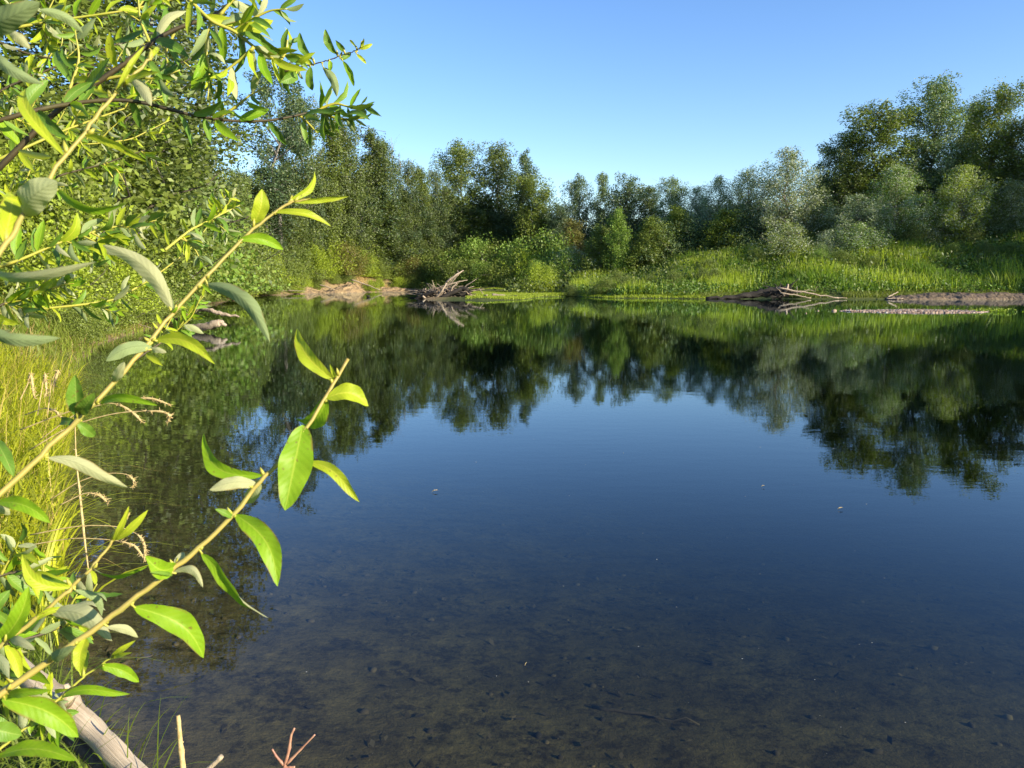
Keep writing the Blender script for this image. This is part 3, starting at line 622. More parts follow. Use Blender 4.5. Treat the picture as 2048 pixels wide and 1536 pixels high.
# soil mounds on the right shore
def mound(u0, u1, D, h, dep, seed, label):
    g4 = np.random.default_rng(seed); a = atY(u0, 590, D)[0]; c_ = atY(u1, 590, D)[0]; nx_, ny_ = 220, 34
    xx, yy = np.meshgrid(np.linspace(a, c_, nx_), np.linspace(D - dep * .35, D + dep, ny_))
    tx = np.linspace(0, 1, nx_)[None] * np.ones((ny_, 1)); ty = np.linspace(0, 1, ny_)[:, None] * np.ones((1, nx_))
    zz = h * np.minimum(1, np.sin(np.pi * tx) ** .5 * 1.1) * np.minimum(1, np.sin(np.pi * np.clip(ty * .8 + .04, 0, 1)) * 1.25) + .22 * vnoise(xx, yy, .8, seed) + .12 * vnoise(xx, yy, .22, seed + 3) + .07 * np.abs(vnoise(xx, yy, .09, seed + 7)) + g4.normal(size=xx.shape) * .04
    edge = (tx < .01) | (tx > .99) | (ty < .01) | (ty > .99); zz = np.where(edge, -.3, zz)
    mb = MB(); i = np.arange(ny_ - 1)[:, None]; j = np.arange(nx_ - 1)[None]
    mb.add(np.stack([xx, yy, zz], -1), np.stack([i * nx_ + j, i * nx_ + j + 1, (i + 1) * nx_ + j + 1, (i + 1) * nx_ + j], -1).reshape(-1, 4))
    return tag(mb.build('soil_bank', M['soil']), kind='structure')
M['soil'] = simple_mat('bare_brown_soil', (.06, .042, .024), (.18, .13, .075), 2.5, bump=.8, dist=.1, c3=(.12, .085, .06))
mound(1775, 2180, 71.0, .5, 4, 5, '')
M['sand'] = simple_mat('eroded_sand', (.13, .088, .042), (.36, .25, .125), 1.6, bump=.9, dist=.3, c3=(.17, .12, .07))
mb = MB()  # eroded sandy bluff face
def bluff(u0, u1, D0, D1, h, seed):
    nx_, ny_ = 130, 30; t = np.linspace(0, 1, nx_)[None] * np.ones((ny_, 1)); s = np.linspace(0, 1, ny_)[:, None] * np.ones((1, nx_))
    D = D0 + (D1 - D0) * t + s * 3.0; u = u0 + (u1 - u0) * t; xx = (u - 1024) / F * D
    hh_ = h * (.65 + .35 * np.sin(7 * t + seed)) * np.minimum(1, 6 * np.minimum(t, 1 - t) + .1)
    zz = hh_ * (s ** .6) - .15 + .22 * vnoise(xx, D + s * 9, .3, seed + 4) * np.minimum(1, s * 4) + .25 * vnoise(xx * 2, D * 2 + s * 3, .9, seed) * np.minimum(1, s * 3)
    D = D - .6 * np.abs(vnoise(xx, zz * 3, .7, seed + 1))
    i = np.arange(ny_ - 1)[:, None]; j = np.arange(nx_ - 1)[None]
    mb.add(np.stack([xx, D, zz], -1), np.stack([i * nx_ + j, i * nx_ + j + 1, (i + 1) * nx_ + j + 1, (i + 1) * nx_ + j], -1).reshape(-1, 4))
bluff(596, 735, 99.5, 110, 1.6, 2); bluff(715, 890, 112, 121, .8, 5); bluff(330, 452, 36, 66, 1.3, 9)
tag(mb.build('sandy_bluff', M['sand']), kind='structure')

# ------------------------------------------------------------------ driftwood
def log_obj(name, pts, rad, mat, label, cat='driftwood', group=None, n=10, rough=.1, branches=(), seed=1):
    root = empty(name, pts[0]); o0 = np.asarray(pts[0], float); g5 = np.random.default_rng(seed)
    pts = np.asarray(pts, float); m_ = max(6, 4 * len(pts)); tt = np.linspace(0, len(pts) - 1, m_)
    P_ = np.stack([np.interp(tt, np.arange(len(pts)), pts[:, k]) for k in range(3)], 1)
    L_ = np.linalg.norm(pts[-1] - pts[0]); P_[1:-1] += g5.normal(size=(m_ - 2, 3)) * L_ * .008
    rr = np.interp(tt, np.linspace(0, len(pts) - 1, len(rad)), rad)
    mb = MB(); mb.tube(P_ - o0, rr, n, seed, rough); mb.build('log' if branches else 'log', mat, root)
    for bi, (t, tip, r) in enumerate(branches):
        s = np.array([np.interp(t * (len(pts) - 1), np.arange(len(pts)), pts[:, k]) for k in range(3)])
        mb = MB(); mb.tube(wiggle(s, tip, 6, np.linalg.norm(np.array(tip) - s) * .04, g5) - o0, np.linspace(r, r * .25, 6), 6, seed + bi, .1); mb.build('branch', mat, root)
    return tag(root, label, cat, group)
PD = 75.0   # pile
pz = lambda u, v, D=PD: atY(u, v, D)
pile = 'logs of the driftwood pile'
spec = [
 ([(826, 600), (850, 590), (872, 584)], [.10, .16, .2], 'driftdark', 'short dark log at the left foot of the driftwood pile, nose in the water', 73.6),
 ([(882, 596), (905, 585), (925, 577), (936, 580)], [.16, .2, .22, .2], 'driftdark', 'thick black log rising to the right in front of the driftwood pile', 73.3),
 ([(895, 592), (935, 590), (938, 582)], [.22, .25, .18], 'driftdark', 'black rotten stump under the thick black log', 74.0),
 ([(845, 592), (853, 598)], [.1, .07], 'bleached', 'short pale stub left of the centre of the pile, touching the water', 73.0),
 ([(872, 596), (884, 582), (893, 566)], [.14, .11, .08], 'bleached', 'pale branch leaning right at the middle of the pile', 73.2),
 ([(893, 565), (910, 551), (927, 541)], [.12, .1, .05], 'bleached', 'highest pale branch of the pile, pointing up to the right', 75.0),
 ([(905, 560), (918, 549), (915, 540)], [.07, .05, .03], 'bleached', 'thin pale prong beside the highest branch of the pile', 75.4),
 ([(876, 578), (905, 566), (935, 560)], [.08, .07, .03], 'bleached', 'thin pale pole sloping gently across the top of the pile', 74.4),
 ([(925, 577), (945, 563), (957, 556)], [.08, .06, .03], 'driftdark', 'thin dark branch rising at the right side of the pile', 74.2),
 ([(930, 580), (960, 577), (990, 573)], [.07, .05, .02], 'driftdark', 'long thin dark pole reaching right from the pile', 74.0),
 ([(958, 577), (967, 588)], [.05, .03], 'bleached', 'small pale stick propped at the right end of the pile', 73.6),
 ([(936, 596), (962, 596)], [.16, .13], 'bleached', 'grey log lying flat at the waterline right of the pile', 72.8),
 ([(956, 603), (970, 592), (974, 590)], [.12, .13, .08], 'bleached', 'short pale log leaning out of the water right of the pile', 72.0),
 ([(984, 590), (1005, 592), (1036, 596)], [.14, .16, .12], 'bleached', 'brown weathered log on the spit right of the pile', 75.0),
 ([(1012, 593), (1034, 594)], [.16, .18], 'driftdark', 'dark log end beside the brown weathered log on the spit', 74.4),
 ([(862, 588), (868, 572), (864, 560)], [.06, .05, .02], 'bleached', 'thin upright pale stick at the left of the pile', 74.6),
 ([(900, 588), (905, 574), (914, 566)], [.1, .08, .04], 'bleached', 'crooked pale branch under the highest one of the pile', 74.0),
 ([(850, 583), (880, 575), (900, 570)], [.09, .08, .05], 'bleached', 'pale branch laid over the left shoulder of the pile', 74.8),
]
for q, (pp, rr, mt, lab, D) in enumerate(spec):
    log_obj('driftwood_log', [pz(a, c_, D + .3 * random.uniform(-1, 1)) for a, c_ in pp], rr, M[mt], lab, group=pile, seed=q + 3)
# root tangle in the heart of the pile
root = empty('root_wad', pz(888, 590, 74.6)); o0 = np.array(root.location); mb = MB(); mc = MB()
for q in range(260):
    a = g.uniform(838, 945); s = pz(a, g.uniform(580, 597), 74.6 + g.uniform(-.8, 1.2)); e = s + np.array([g.normal() * 1.0, g.normal() * .5, abs(g.normal()) * .55 * (1 - abs(a - 893) / 70)]) 
    if a > 940: continue
    (mb if q % 3 else mc).tube(wiggle(s - o0, e - o0, 5, .08, g), np.linspace(.055, .018, 5) * g.uniform(.6, 1.5), 5, q, .1)
mb.build('roots', M['bleached'], root); mc.build('dark_roots', M['driftdark'], root)
tag(root, 'tangled pale root mass in the middle of the driftwood pile', 'driftwood')
# right fallen tree
D = 72.2
pp = [(1412, 596), (1460, 595), (1500, 590), (1545, 584), (1572, 583)]
root = log_obj('fallen_tree', [pz(a, c_, D) for a, c_ in pp], [.10, .18, .28, .42, .48], M['driftdark'], 'long dark fallen tree with black root end at the right bank waterline', 'driftwood', n=18, rough=.28, seed=41)
o0 = np.array(root.location); mb = MB()
for q in range(60):
    s = pz(g.uniform(1545, 1580), g.uniform(576, 594), D + g.uniform(-.3, .6)); e = s + np.array([g.normal() * .7, g.normal() * .4 - .2, g.normal() * .35 + .1])
    mb.tube(wiggle(s - o0, e - o0, 5, .06, g), np.linspace(.1, .03, 5), 5, q, .1)
mb.build('roots', M['driftdark'], root)
mb = MB(); mb.tube(np.array([pz(1570, 585, D - .6), pz(1574, 577, D - .6), pz(1576, 568, D - .6)]) - o0, [.11, .12, .1], 8, 2, .1); mb.build('broken_stub', M['bleached'], root)
for q, (pp, rr, lab) in enumerate([
  ([(1556, 576), (1610, 586), (1678, 596)], [.13, .12, .07], 'longest pale pole sloping down right from the fallen tree'),
  ([(1560, 586), (1590, 590), (1622, 596)], [.1, .09, .06], 'short pale pole under the longest one at the fallen tree'),
  ([(1598, 586), (1615, 580), (1630, 582), (1634, 573)], [.05, .04, .03, .015], 'curved pale branch standing up right of the fallen tree'),
  ([(1594, 590), (1594, 573)], [.06, .04], 'thin upright pale stick right of the fallen tree roots'),
  ([(1552, 574), (1570, 592)], [.06, .04], 'thin pale stick crossing in front of the fallen tree roots'),
  ([(1672, 595), (1694, 596)], [.06, .04], 'thin pole end lying on the water right of the fallen tree')]):
    log_obj('driftwood_pole', [pz(a, c_, D - .9) for a, c_ in pp], [x_ * .65 for x_ in rr], M['bleached'], lab, group='poles at the fallen tree', seed=60 + q)
log_obj('driftwood_pole', [pz(1776, 594, 70.2), pz(1796, 584, 70.8)], [.07, .04], M['bleached'], 'thin pole leaning on the bare soil bank at the right', seed=77)
log_obj('driftwood_pole', [pz(1773, 597, 69.8), pz(1806, 597, 69.9)], [.05, .04], M['bleached'], 'thin pale pole lying at the water below the soil bank', seed=78)
# snag in the water, near left bank
D = 27.5
log_obj('floating_snag', [pz(388, 622, D + .4), pz(405, 618, D + .2), pz(425, 622, D), pz(440, 627, D), pz(460, 630, D), pz(478, 634, D)], [.05, .075, .07, .08, .05, .03], M['bleached'], 'crooked weathered branch hanging just above the water by the left bank', 'driftwood', seed=81)
log_obj('floating_snag', [pz(372, 652, D - 1.), pz(395, 655, D - 1.2), pz(425, 650, D - 1.4), pz(440, 645, D - 1.4), pz(452, 651, D - 1.4)], [.06, .12, .15, .12, .05], M['bleached'], 'short thick grey log lying in the water below the crooked branch', 'driftwood', seed=82)
log_obj('floating_snag', [pz(330, 635, D + 1), pz(365, 640, D + .5), pz(390, 624, D + .4), pz(398, 640, D + .1)], [.05, .06, .05, .03], M['driftdark'], 'dark root joining the crooked branch to the left bank', 'driftwood', seed=83)
for q, (a, c_, d_, lab) in enumerate([((520, 583), (560, 574), 93, 'pale pole sloping down the bank left of the bluff'), ((530, 576), (560, 582), 93, 'pale pole crossing the sloping one left of the bluff'), ((560, 582), (610, 583), 96, 'grey pole lying along the waterline left of the bluff'),
    ((243, 640), (300, 655), 27, 'bleached branch lying on the near left bank'), ((350, 600), (420, 588), 52, 'grey dead branch reaching from the grass of the left bank'), ((702, 560), (760, 580), 110, 'long grey root hanging down the sandy bluff'), ((640, 570), (668, 580), 103, 'short dark root at the foot of the sandy bluff')]):
    log_obj('dead_branch', [pz(*a, d_), pz((a[0] + c_[0]) / 2, (a[1] + c_[1]) / 2 - 1.5, d_ - .3), pz(*c_, d_ - .6)], [.09 * d_ / 90, .07 * d_ / 90, .04 * d_ / 90], M['bleached'], lab, 'branch', seed=90 + q)

# duck-sized dark speck far out on the water
mb = MB(); c0 = G(737, 594.5); mb.tube([(-.22, 0, .03), (-.14, 0, .09), (0, 0, .12), (.12, 0, .1), (.2, 0, .03)], [.02, .09, .12, .09, .02], 8)
mb.tube([(-.16, 0, .1), (-.2, 0, .2), (-.28, 0, .22)], [.05, .045, .015], 6)
o = mb.build('water_bird', M['driftdark']); o.location = c0; tag(o, 'small dark bird floating alone on the water left of the driftwood pile', 'bird')

# ------------------------------------------------------------------ foreground log and twigs
def zed(u, v, z): return G(u, v, z)
lp = [(-140, 1190, .42), (-40, 1270, .38), (60, 1355, .34), (130, 1410, .30), (200, 1475, .26), (280, 1560, .22), (380, 1660, .18)]
pts = [zed(*q) for q in lp]; root = empty('dead_log', pts[0]); o0 = np.array(pts[0])
tt = np.linspace(0, len(pts) - 1, 46); P_ = np.stack([np.interp(tt, np.arange(len(pts)), np.array(pts)[:, k]) for k in range(3)], 1)
for _ in range(3): P_[1:-1] = (P_[:-2] + P_[1:-1] * 2 + P_[2:]) / 4
rad = np.interp(tt, [0, 1, 2, 2.6, 3, 3.2, 4, 6], [.045, .05, .055, .062, .078, .058, .054, .05]) * (1 + .05 * np.sin(tt * 9))
M['log'] = simple_mat('weathered_log_wood', (.38, .29, .18), (.62, .51, .35), 5, (9, 1.2, 1), bump=.7, dist=.006, c3=(.44, .33, .2), rough=.8, coord='UV')
mb = MB(); mb.tube(P_ - o0, rad * .7, 16, 4, .06); mb.build('log', M['log'], root)
mb = MB(); s = zed(128, 1405, .34); mb.tube(np.array([s, zed(137, 1385, .4), zed(132, 1368, .43)]) - o0, [.03, .02, .008], 7, 3, .15); mb.build('branch_stub', M['log'], root)
mb = MB(); mb.tube(np.array([zed(100, 1440, .24), zed(165, 1500, .2), zed(230, 1570, .16)]) - o0, [.02, .022, .02], 8, 3, .15); mb.build('side_branch', M['darkbark'], root)
tag(root, 'bleached peeling log crossing the bottom left corner over the water', 'log')
def twig(name, lines, mat, label, D):
    root = empty(name, P(*lines[0][0][0], D)); o0 = np.array(root.location)
    for q, (pp, r0, r1) in enumerate(lines):
        mb = MB(); pw = [P(a, c_, D) - o0 for a, c_ in pp]; t = np.linspace(0, 1, 14); ti = t * (len(pw) - 1)
        pw = np.stack([np.interp(ti, np.arange(len(pw)), np.array(pw)[:, k]) for k in range(3)], 1)
        r = .72 * (r0 + (r1 - r0) * t) * (1 + .22 * (np.arange(14) % 5 == 2)); mb.tube(pw, r, 8, q, .08); mb.build('stem' if q == 0 else 'side_twig', mat, root)
    return tag(root, label, 'twig')
twig('bare_twig', [([(372, 1640), (366, 1536), (360, 1480), (356, 1431)], .0075, .0045), ([(359, 1490), (366, 1483)], .004, .002), ([(358, 1460), (352, 1456)], .004, .002)], M['seed'], 'bare straw-coloured stub of a twig upright at the bottom edge', 1.25)
twig('red_twig', [([(560, 1640), (568, 1536), (578, 1500), (582, 1470), (589, 1456)], .0048, .0022), ([(567, 1530), (552, 1512), (544, 1498)], .0036, .002), ([(573, 1528), (600, 1500), (630, 1469)], .0034, .0016), ([(568, 1536), (590, 1534)], .004, .002)], M['redtwig'], 'forked red-brown twig with three bare prongs at the bottom edge', 1.2)
twig('broken_stick', [([(380, 1600), (415, 1540), (444, 1512)], .006, .0055)], M['log'], 'broken stick end poking in at the bottom edge between two bare twigs', 1.25)

# ------------------------------------------------------------------ willow shoots with single leaves
def leaf_geo(mb, p0, p1, w, roll=0., flip=False, side_bend=.0, curl=.12, fold=.35, nu=12, nv=4, twist=0., view=None, seed=0):
    p0 = np.asarray(p0, float); p1 = np.asarray(p1, float); g6 = np.random.default_rng(seed)
    t_ = p1 - p0; L_ = np.linalg.norm(t_); t_ /= L_
    v = (np.array([0, 0, CZ]) - (p0 + p1) / 2) if view is None else np.asarray(view, float)
    v = v - (v @ t_) * t_; v /= np.linalg.norm(v) + 1e-9; s = np.cross(v, t_)
    t = np.linspace(0, 1, nu + 1); u = np.linspace(-1, 1, 2 * nv + 1)
    wp = (t ** .62) * ((1 - t) ** .72); wp = wp / wp.max() * w / 2 * (1 + .05 * np.sin(t * g6.uniform(9, 15) + g6.uniform(0, 6))); wp[0] = w * .03; wp[-1] = w * .008
    a = roll + twist * (t - .3); ca, sa = np.cos(a), np.sin(a)
    sv = s[None] * ca[:, None] + v[None] * sa[:, None]; nv_ = -s[None] * sa[:, None] + v[None] * ca[:, None]
    cen = p0 + t_[None] * (t * L_)[:, None] + s[None] * (side_bend * L_ * np.sin(np.pi * t))[:, None] + nv_ * (curl * L_ * (np.sin(np.pi * t)))[:, None]
    wav = .05 * np.sin(t * 17 + g6.uniform(0, 6))[:, None] * np.abs(u)[None] ** 2
    V = cen[:, None] + sv[:, None] * (wp[:, None] * u[None] * np.where(u < 0, g6.uniform(.86, 1), 1)[None])[..., None] + nv_[:, None] * (wp[:, None] * (fold * np.abs(u)[None] ** 1.3 + wav * 3))[..., None] * (1 if not flip else -1)
    k = 2 * nv + 1; i = np.arange(nu)[:, None]; j = np.arange(k - 1)[None]
    f = np.stack([i * k + j, i * k + j + 1, (i + 1) * k + j + 1, (i + 1) * k + j], -1).reshape(-1, 4)
    if not flip: f = f[:, ::-1]
    uv = np.stack([np.tile(u, nu + 1), np.repeat(t, k)], 1)
    mb.add(V.reshape(-1, 3), f, uv)
def smooth_path(pts, n):
    pts = np.asarray(pts, float); m_ = len(pts); tt = np.linspace(0, m_ - 1, n)
    q = np.stack([np.interp(tt, np.arange(m_), pts[:, k]) for k in range(pts.shape[1])], 1)
    for _ in range(3): q[1:-1] = (q[:-2] + 2 * q[1:-1] + q[2:]) / 4
    return q
def shoot(name, label, path, D0, D1, r0, r1, leaves, group=None, mat='stem', rootat=None, lean=None):
    """path: pixels from base to tip; leaves: (u0,v0,u1,v1,w, opts)"""
    m_ = len(path); ln = np.cumsum([0] + [math.hypot(path[k + 1][0] - path[k][0], path[k + 1][1] - path[k][1]) for k in range(m_ - 1)]); ln = ln / ln[-1]
    pw = [P(a, c_, D0 + (D1 - D0) * l) for (a, c_), l in zip(path, ln)]
    us = np.array(path, float)
    root = empty(name, rootat if rootat is not None else pw[0]); o0 = np.array(root.location)
    pw3 = smooth_path(([rootat] if rootat is not None else []) + pw, 50)
    pw3[12:-1] += np.random.default_rng(len(path)).normal(size=(37, 3)) * .00045
    r = .52 * np.linspace(r0, r1, 50) * (1 + .12 * (np.arange(50) % 7 == 3))
    mb = MB(); mb.tube(pw3 - o0, r, 10, 5, .04); mb.build('stem', M[mat], root)
    for q, lf in enumerate(leaves):
        u0, v0, u1, v1, w = lf[:5]; k = dict(lf[5]) if len(lf) > 5 else {}
        d = np.argmin(np.hypot(us[:, 0] - u0, us[:, 1] - v0)); 
        # depth of the nearest stem point
        best = min(((math.hypot(us[a, 0] + (us[a + 1, 0] - us[a, 0]) * s - u0, us[a, 1] + (us[a + 1, 1] - us[a, 1]) * s - v0), ln[a] + (ln[a + 1] - ln[a]) * s) for a in range(m_ - 1) for s in np.linspace(0, 1, 9)))
        Dl = D0 + (D1 - D0) * best[1]; mt = k.pop('m', 'leaf'); dz = k.pop('dz', random.uniform(-.03, .03)); tw = k.pop('twist', random.uniform(-.3, .3)); rl = k.pop('roll', random.uniform(-.3, .3))
        mb = MB(); Dm = Dl + dz
        leaf_geo(mb, P(u0, v0, Dl) - o0, P(u1, v1, Dm) - o0, w * Dl / F * (.95 if w > 60 else .86), roll=rl, twist=tw, view=np.array([0, 0, CZ]) - P(u0, v0, Dl), seed=q, nu=16, nv=4, **k)
        a = P(u0, v0, Dl) - o0; dr = P(u1, v1, Dm) - o0 - a; dn = dr / np.linalg.norm(dr)
        na = pw3[np.argmin(np.linalg.norm(pw3 - o0 - a, axis=1))] - o0
        if np.linalg.norm(na - a) < .03:
            pt = MB(); pt.tube([na, (na + a) / 2 - dn * .001, a + dn * .004], [.0016, .0011, .0008], 6); pt.tube([na + dn * .001, na + dn * .004 + [0, 0, .002], na + dn * .006 + [0, 0, .005]], [.0016, .0017, .0003], 6)
            pt.build('leaf_stalk', M['stemyellow'], root)
        mb.build('leaf', M[mt], root)
    return tag(root, label, 'willow shoot', group)
uv_safe = 0
U = dict(flip=True)
grp = 'willow shoots in front of the camera'
bank = np.array([-1.25, .55, .30])
shoot('willow_shoot', 'longest willow shoot, slanting up from the left edge with its tip before the far trees',
  [(-160, 1130), (0, 988), (54, 939), (121, 872), (158, 840), (229, 765), (294, 690), (344, 626), (404, 565), (465, 497), (512, 450), (560, 418), (578, 404), (620, 398)], .62, .80, .0055, .0022, [
  (578, 402, 629, 343, 18, dict(m='leafy', side_bend=-.1, roll=.4)), (582, 403, 697, 393, 15, dict(m='leafy', roll=.5, curl=.03)), (547, 424, 662, 453, 19, dict(m='leafy', side_bend=.05, roll=-.4)),
  (508, 447, 524, 378, 37, dict(m='leafy', side_bend=-.05)), (477, 480, 567, 499, 28, dict(side_bend=.12, m='leaf')), (412, 568, 540, 686, 36, dict(side_bend=.16, flip=True, m='leafd')),
  (345, 620, 205, 490, 40, dict(side_bend=-.16, flip=True)), (311, 680, 430, 728, 30, dict(side_bend=.16, m='leafy', curl=.08)), (303, 692, 212, 722, 32, dict(side_bend=-.1, flip=True, m='leafd')),
  (300, 697, 333, 705, 14, dict(flip=True)), (229, 765, 249, 724, 22, dict(flip=True)), (154, 832, 150, 750, 38, dict(m='leafd', fold=.7, curl=.02)), (160, 826, 190, 786, 34, dict(m='leafd')),
  (200, 808, 316, 811, 20, dict(side_bend=.1)), (154, 844, 190, 872, 26, dict(m='leafd')), (154, 846, 122, 842, 22, dict(m='leafd')), (94, 915, 256, 975, 32, dict(side_bend=.06, flip=True, twist=1.4)),
  (-8, 880, 27, 953, 30, dict(m='leafd')), (-4, 1004, 101, 1046, 34, dict(m='leaf', side_bend=.12)), (-30, 990, 20, 1030, 24, U), (404, 568, 424, 588, 8, {}), (344, 627, 356, 612, 8, {})], grp, rootat=bank)
shoot('willow_shoot', 'willow shoot with broken tip and the largest facing leaf, before open water',
  [(-120, 1480), (0, 1388), (103, 1319), (214, 1239), (268, 1198), (348, 1136), (402, 1093), (469, 1029), (523, 957), (554, 930), (619, 850), (660, 780), (696, 718)], .60, .76, .0058, .0032, [
  (606, 850, 570, 1021, 70, dict(curl=.05, roll=.05, dz=-.03, twist=0., fold=.2)), (612, 925, 719, 1004, 27, dict(side_bend=.12, m='leafy', twist=.9)), (527, 952, 407, 866, 36, dict(side_bend=.22, m='leaf', curl=.08)),
  (514, 968, 419, 980, 32, dict(flip=True, side_bend=-.08)), (520, 966, 492, 1006, 34, dict(flip=True, m='leafy')), (471, 1029, 555, 1173, 52, dict(side_bend=.14)), (402, 1107, 537, 1236, 36, dict(side_bend=.06, twist=1.6, roll=.7)),
  (352, 1131, 290, 1112, 44, dict(m='leaf', side_bend=.2)), (350, 1128, 369, 1105, 18, U), (346, 1143, 406, 1175, 20, dict(flip=True, side_bend=.25)), (268, 1214, 407, 1316, 58, dict(side_bend=.12)),
  (214, 1254, 276, 1275, 20, dict(flip=True, side_bend=.1)), (172, 1277, 160, 1346, 32, dict(m='leafy', side_bend=-.05)), (103, 1319, 148, 1292, 28, dict(flip=True, m='leafd')), (4, 1399, 157, 1474, 54, dict(side_bend=.12)),
  (-10, 1392, 42, 1365, 22, U), (18, 1390, 101, 1380, 22, dict(side_bend=.05)), (-30, 1455, 43, 1470, 44, dict(m='leafd')), (655, 790, 592, 838, 46, dict(m='leaf', side_bend=.2)), (652, 796, 737, 812, 46, dict(m='leafy', side_bend=.18)),
  (668, 762, 594, 657, 36, dict(m='leafy', side_bend=.08)), (672, 755, 660, 728, 10, dict(m='leafy')), (465, 1035, 430, 1018, 16, dict(m='leafd')), (345, 1150, 300, 1145, 10, dict(m='leafd'))], grp, rootat=bank + [.05, -.05, 0])
shoot('willow_shoot', 'shorter willow shoot with split leaf tip and one white upturned leaf',
  [(-120, 1400), (0, 1292), (89, 1225), (143, 1175), (179, 1140), (219, 1091), (250, 1047), (259, 1025)], .66, .74, .0048, .0018, [
  (228, 1082, 258, 1012, 15, dict(m='leafy')), (228, 1080, 296, 1020, 20, dict(m='leafy', roll=.4)), (183, 1134, 298, 1131, 15, dict(roll=1.0, side_bend=-.05, m='leaf')), (143, 1174, 44, 1108, 28, dict(side_bend=.24, m='leafy')),
  (143, 1176, 83, 1148, 18, dict(m='leafd')), (150, 1180, 204, 1232, 20, dict(flip=True, side_bend=.15, m='leafd')), (100, 1225, 224, 1282, 44, dict(flip=True, side_bend=.14, twist=0., roll=.1)), (4, 1280, 58, 1172, 42, dict(side_bend=-.1)),
  (70, 1240, 130, 1215, 16, dict(m='leafy', side_bend=.1)), (-30, 1230, 20, 1180, 30, dict(m='leafd')), (20, 1275, 70, 1300, 20, U)], grp, rootat=bank + [.02, .05, 0])
shoot('willow_shoot', 'thin yellow willow shoot with few small leaves above the bleached log',
  [(-90, 1570), (0, 1498), (71, 1440), (165, 1355), (219, 1317), (255, 1292)], .72, .80, .0032, .0014, [
  (197, 1332, 278, 1364, 30, dict(side_bend=.12)), (120, 1397, 260, 1388, 22, dict(side_bend=.1, twist=.9)), (223, 1315, 271, 1281, 14, dict(m='leafy')), (228, 1314, 264, 1305, 10, dict(m='leafy')), (165, 1355, 175, 1300, 22, dict(m='leafy')),
  (60, 1450, 120, 1425, 18, dict(m='leafd')), (-5, 1512, 153, 1521, 36, dict(side_bend=.08, curl=.05)), (20, 1480, -10, 1430, 26, dict(m='leafd')), (90, 1420, 150, 1440, 20, dict(m='leafd', flip=True))], grp, 'stemyellow', rootat=bank + [.1, 0, 0])
shoot('willow_shoot', 'nearest slightly blurred willow shoot crossing the upper left corner',
  [(-120, 700), (0, 508), (45, 434), (98, 355), (164, 270), (230, 184), (273, 145), (305, 113)], .42, .54, .0036, .0016, [
  (129, 312, 51, 178, 30, dict(m='leafy', side_bend=.1)), (168, 270, 294, 324, 20, dict(m='leafy', side_bend=.12, roll=.5)), (234, 184, 289, 92, 13, dict(m='leafy')), (250, 168, 320, 144, 13, dict(m='leafy')),
  (47, 430, 114, 362, 62, dict(flip=True, m='leafy', side_bend=.06, twist=0.)), (113, 380, 252, 405, 26, dict(m='leaf', side_bend=-.08, twist=1.5, roll=.3)), (8, 486, 20, 385, 48, dict(m='leafy')), (-30, 545, 192, 524, 26, dict(flip=True, side_bend=-.03, m='leaf')),
  (-40, 650, 120, 676, 32, dict(flip=True, m='leafd', side_bend=-.08)), (225, 190, 190, 180, 12, dict(m='leafy')), (-40, 70, 80, 5, 56, dict(flip=True, m='leafd', dz=-.02)), (20, 62, 60, 98, 26, dict(flip=True)), (-10, 105, 85, 168, 28, dict(flip=True, m='leafd', side_bend=-.1)),
  (78, 20, 166, 66, 24, dict(m='leafd', flip=True, side_bend=.12)), (300, 118, 318, 96, 10, dict(m='leafy')), (60, 410, 10, 395, 20, dict(m='leafy'))], grp, rootat=np.array([-1.0, .25, .45]))

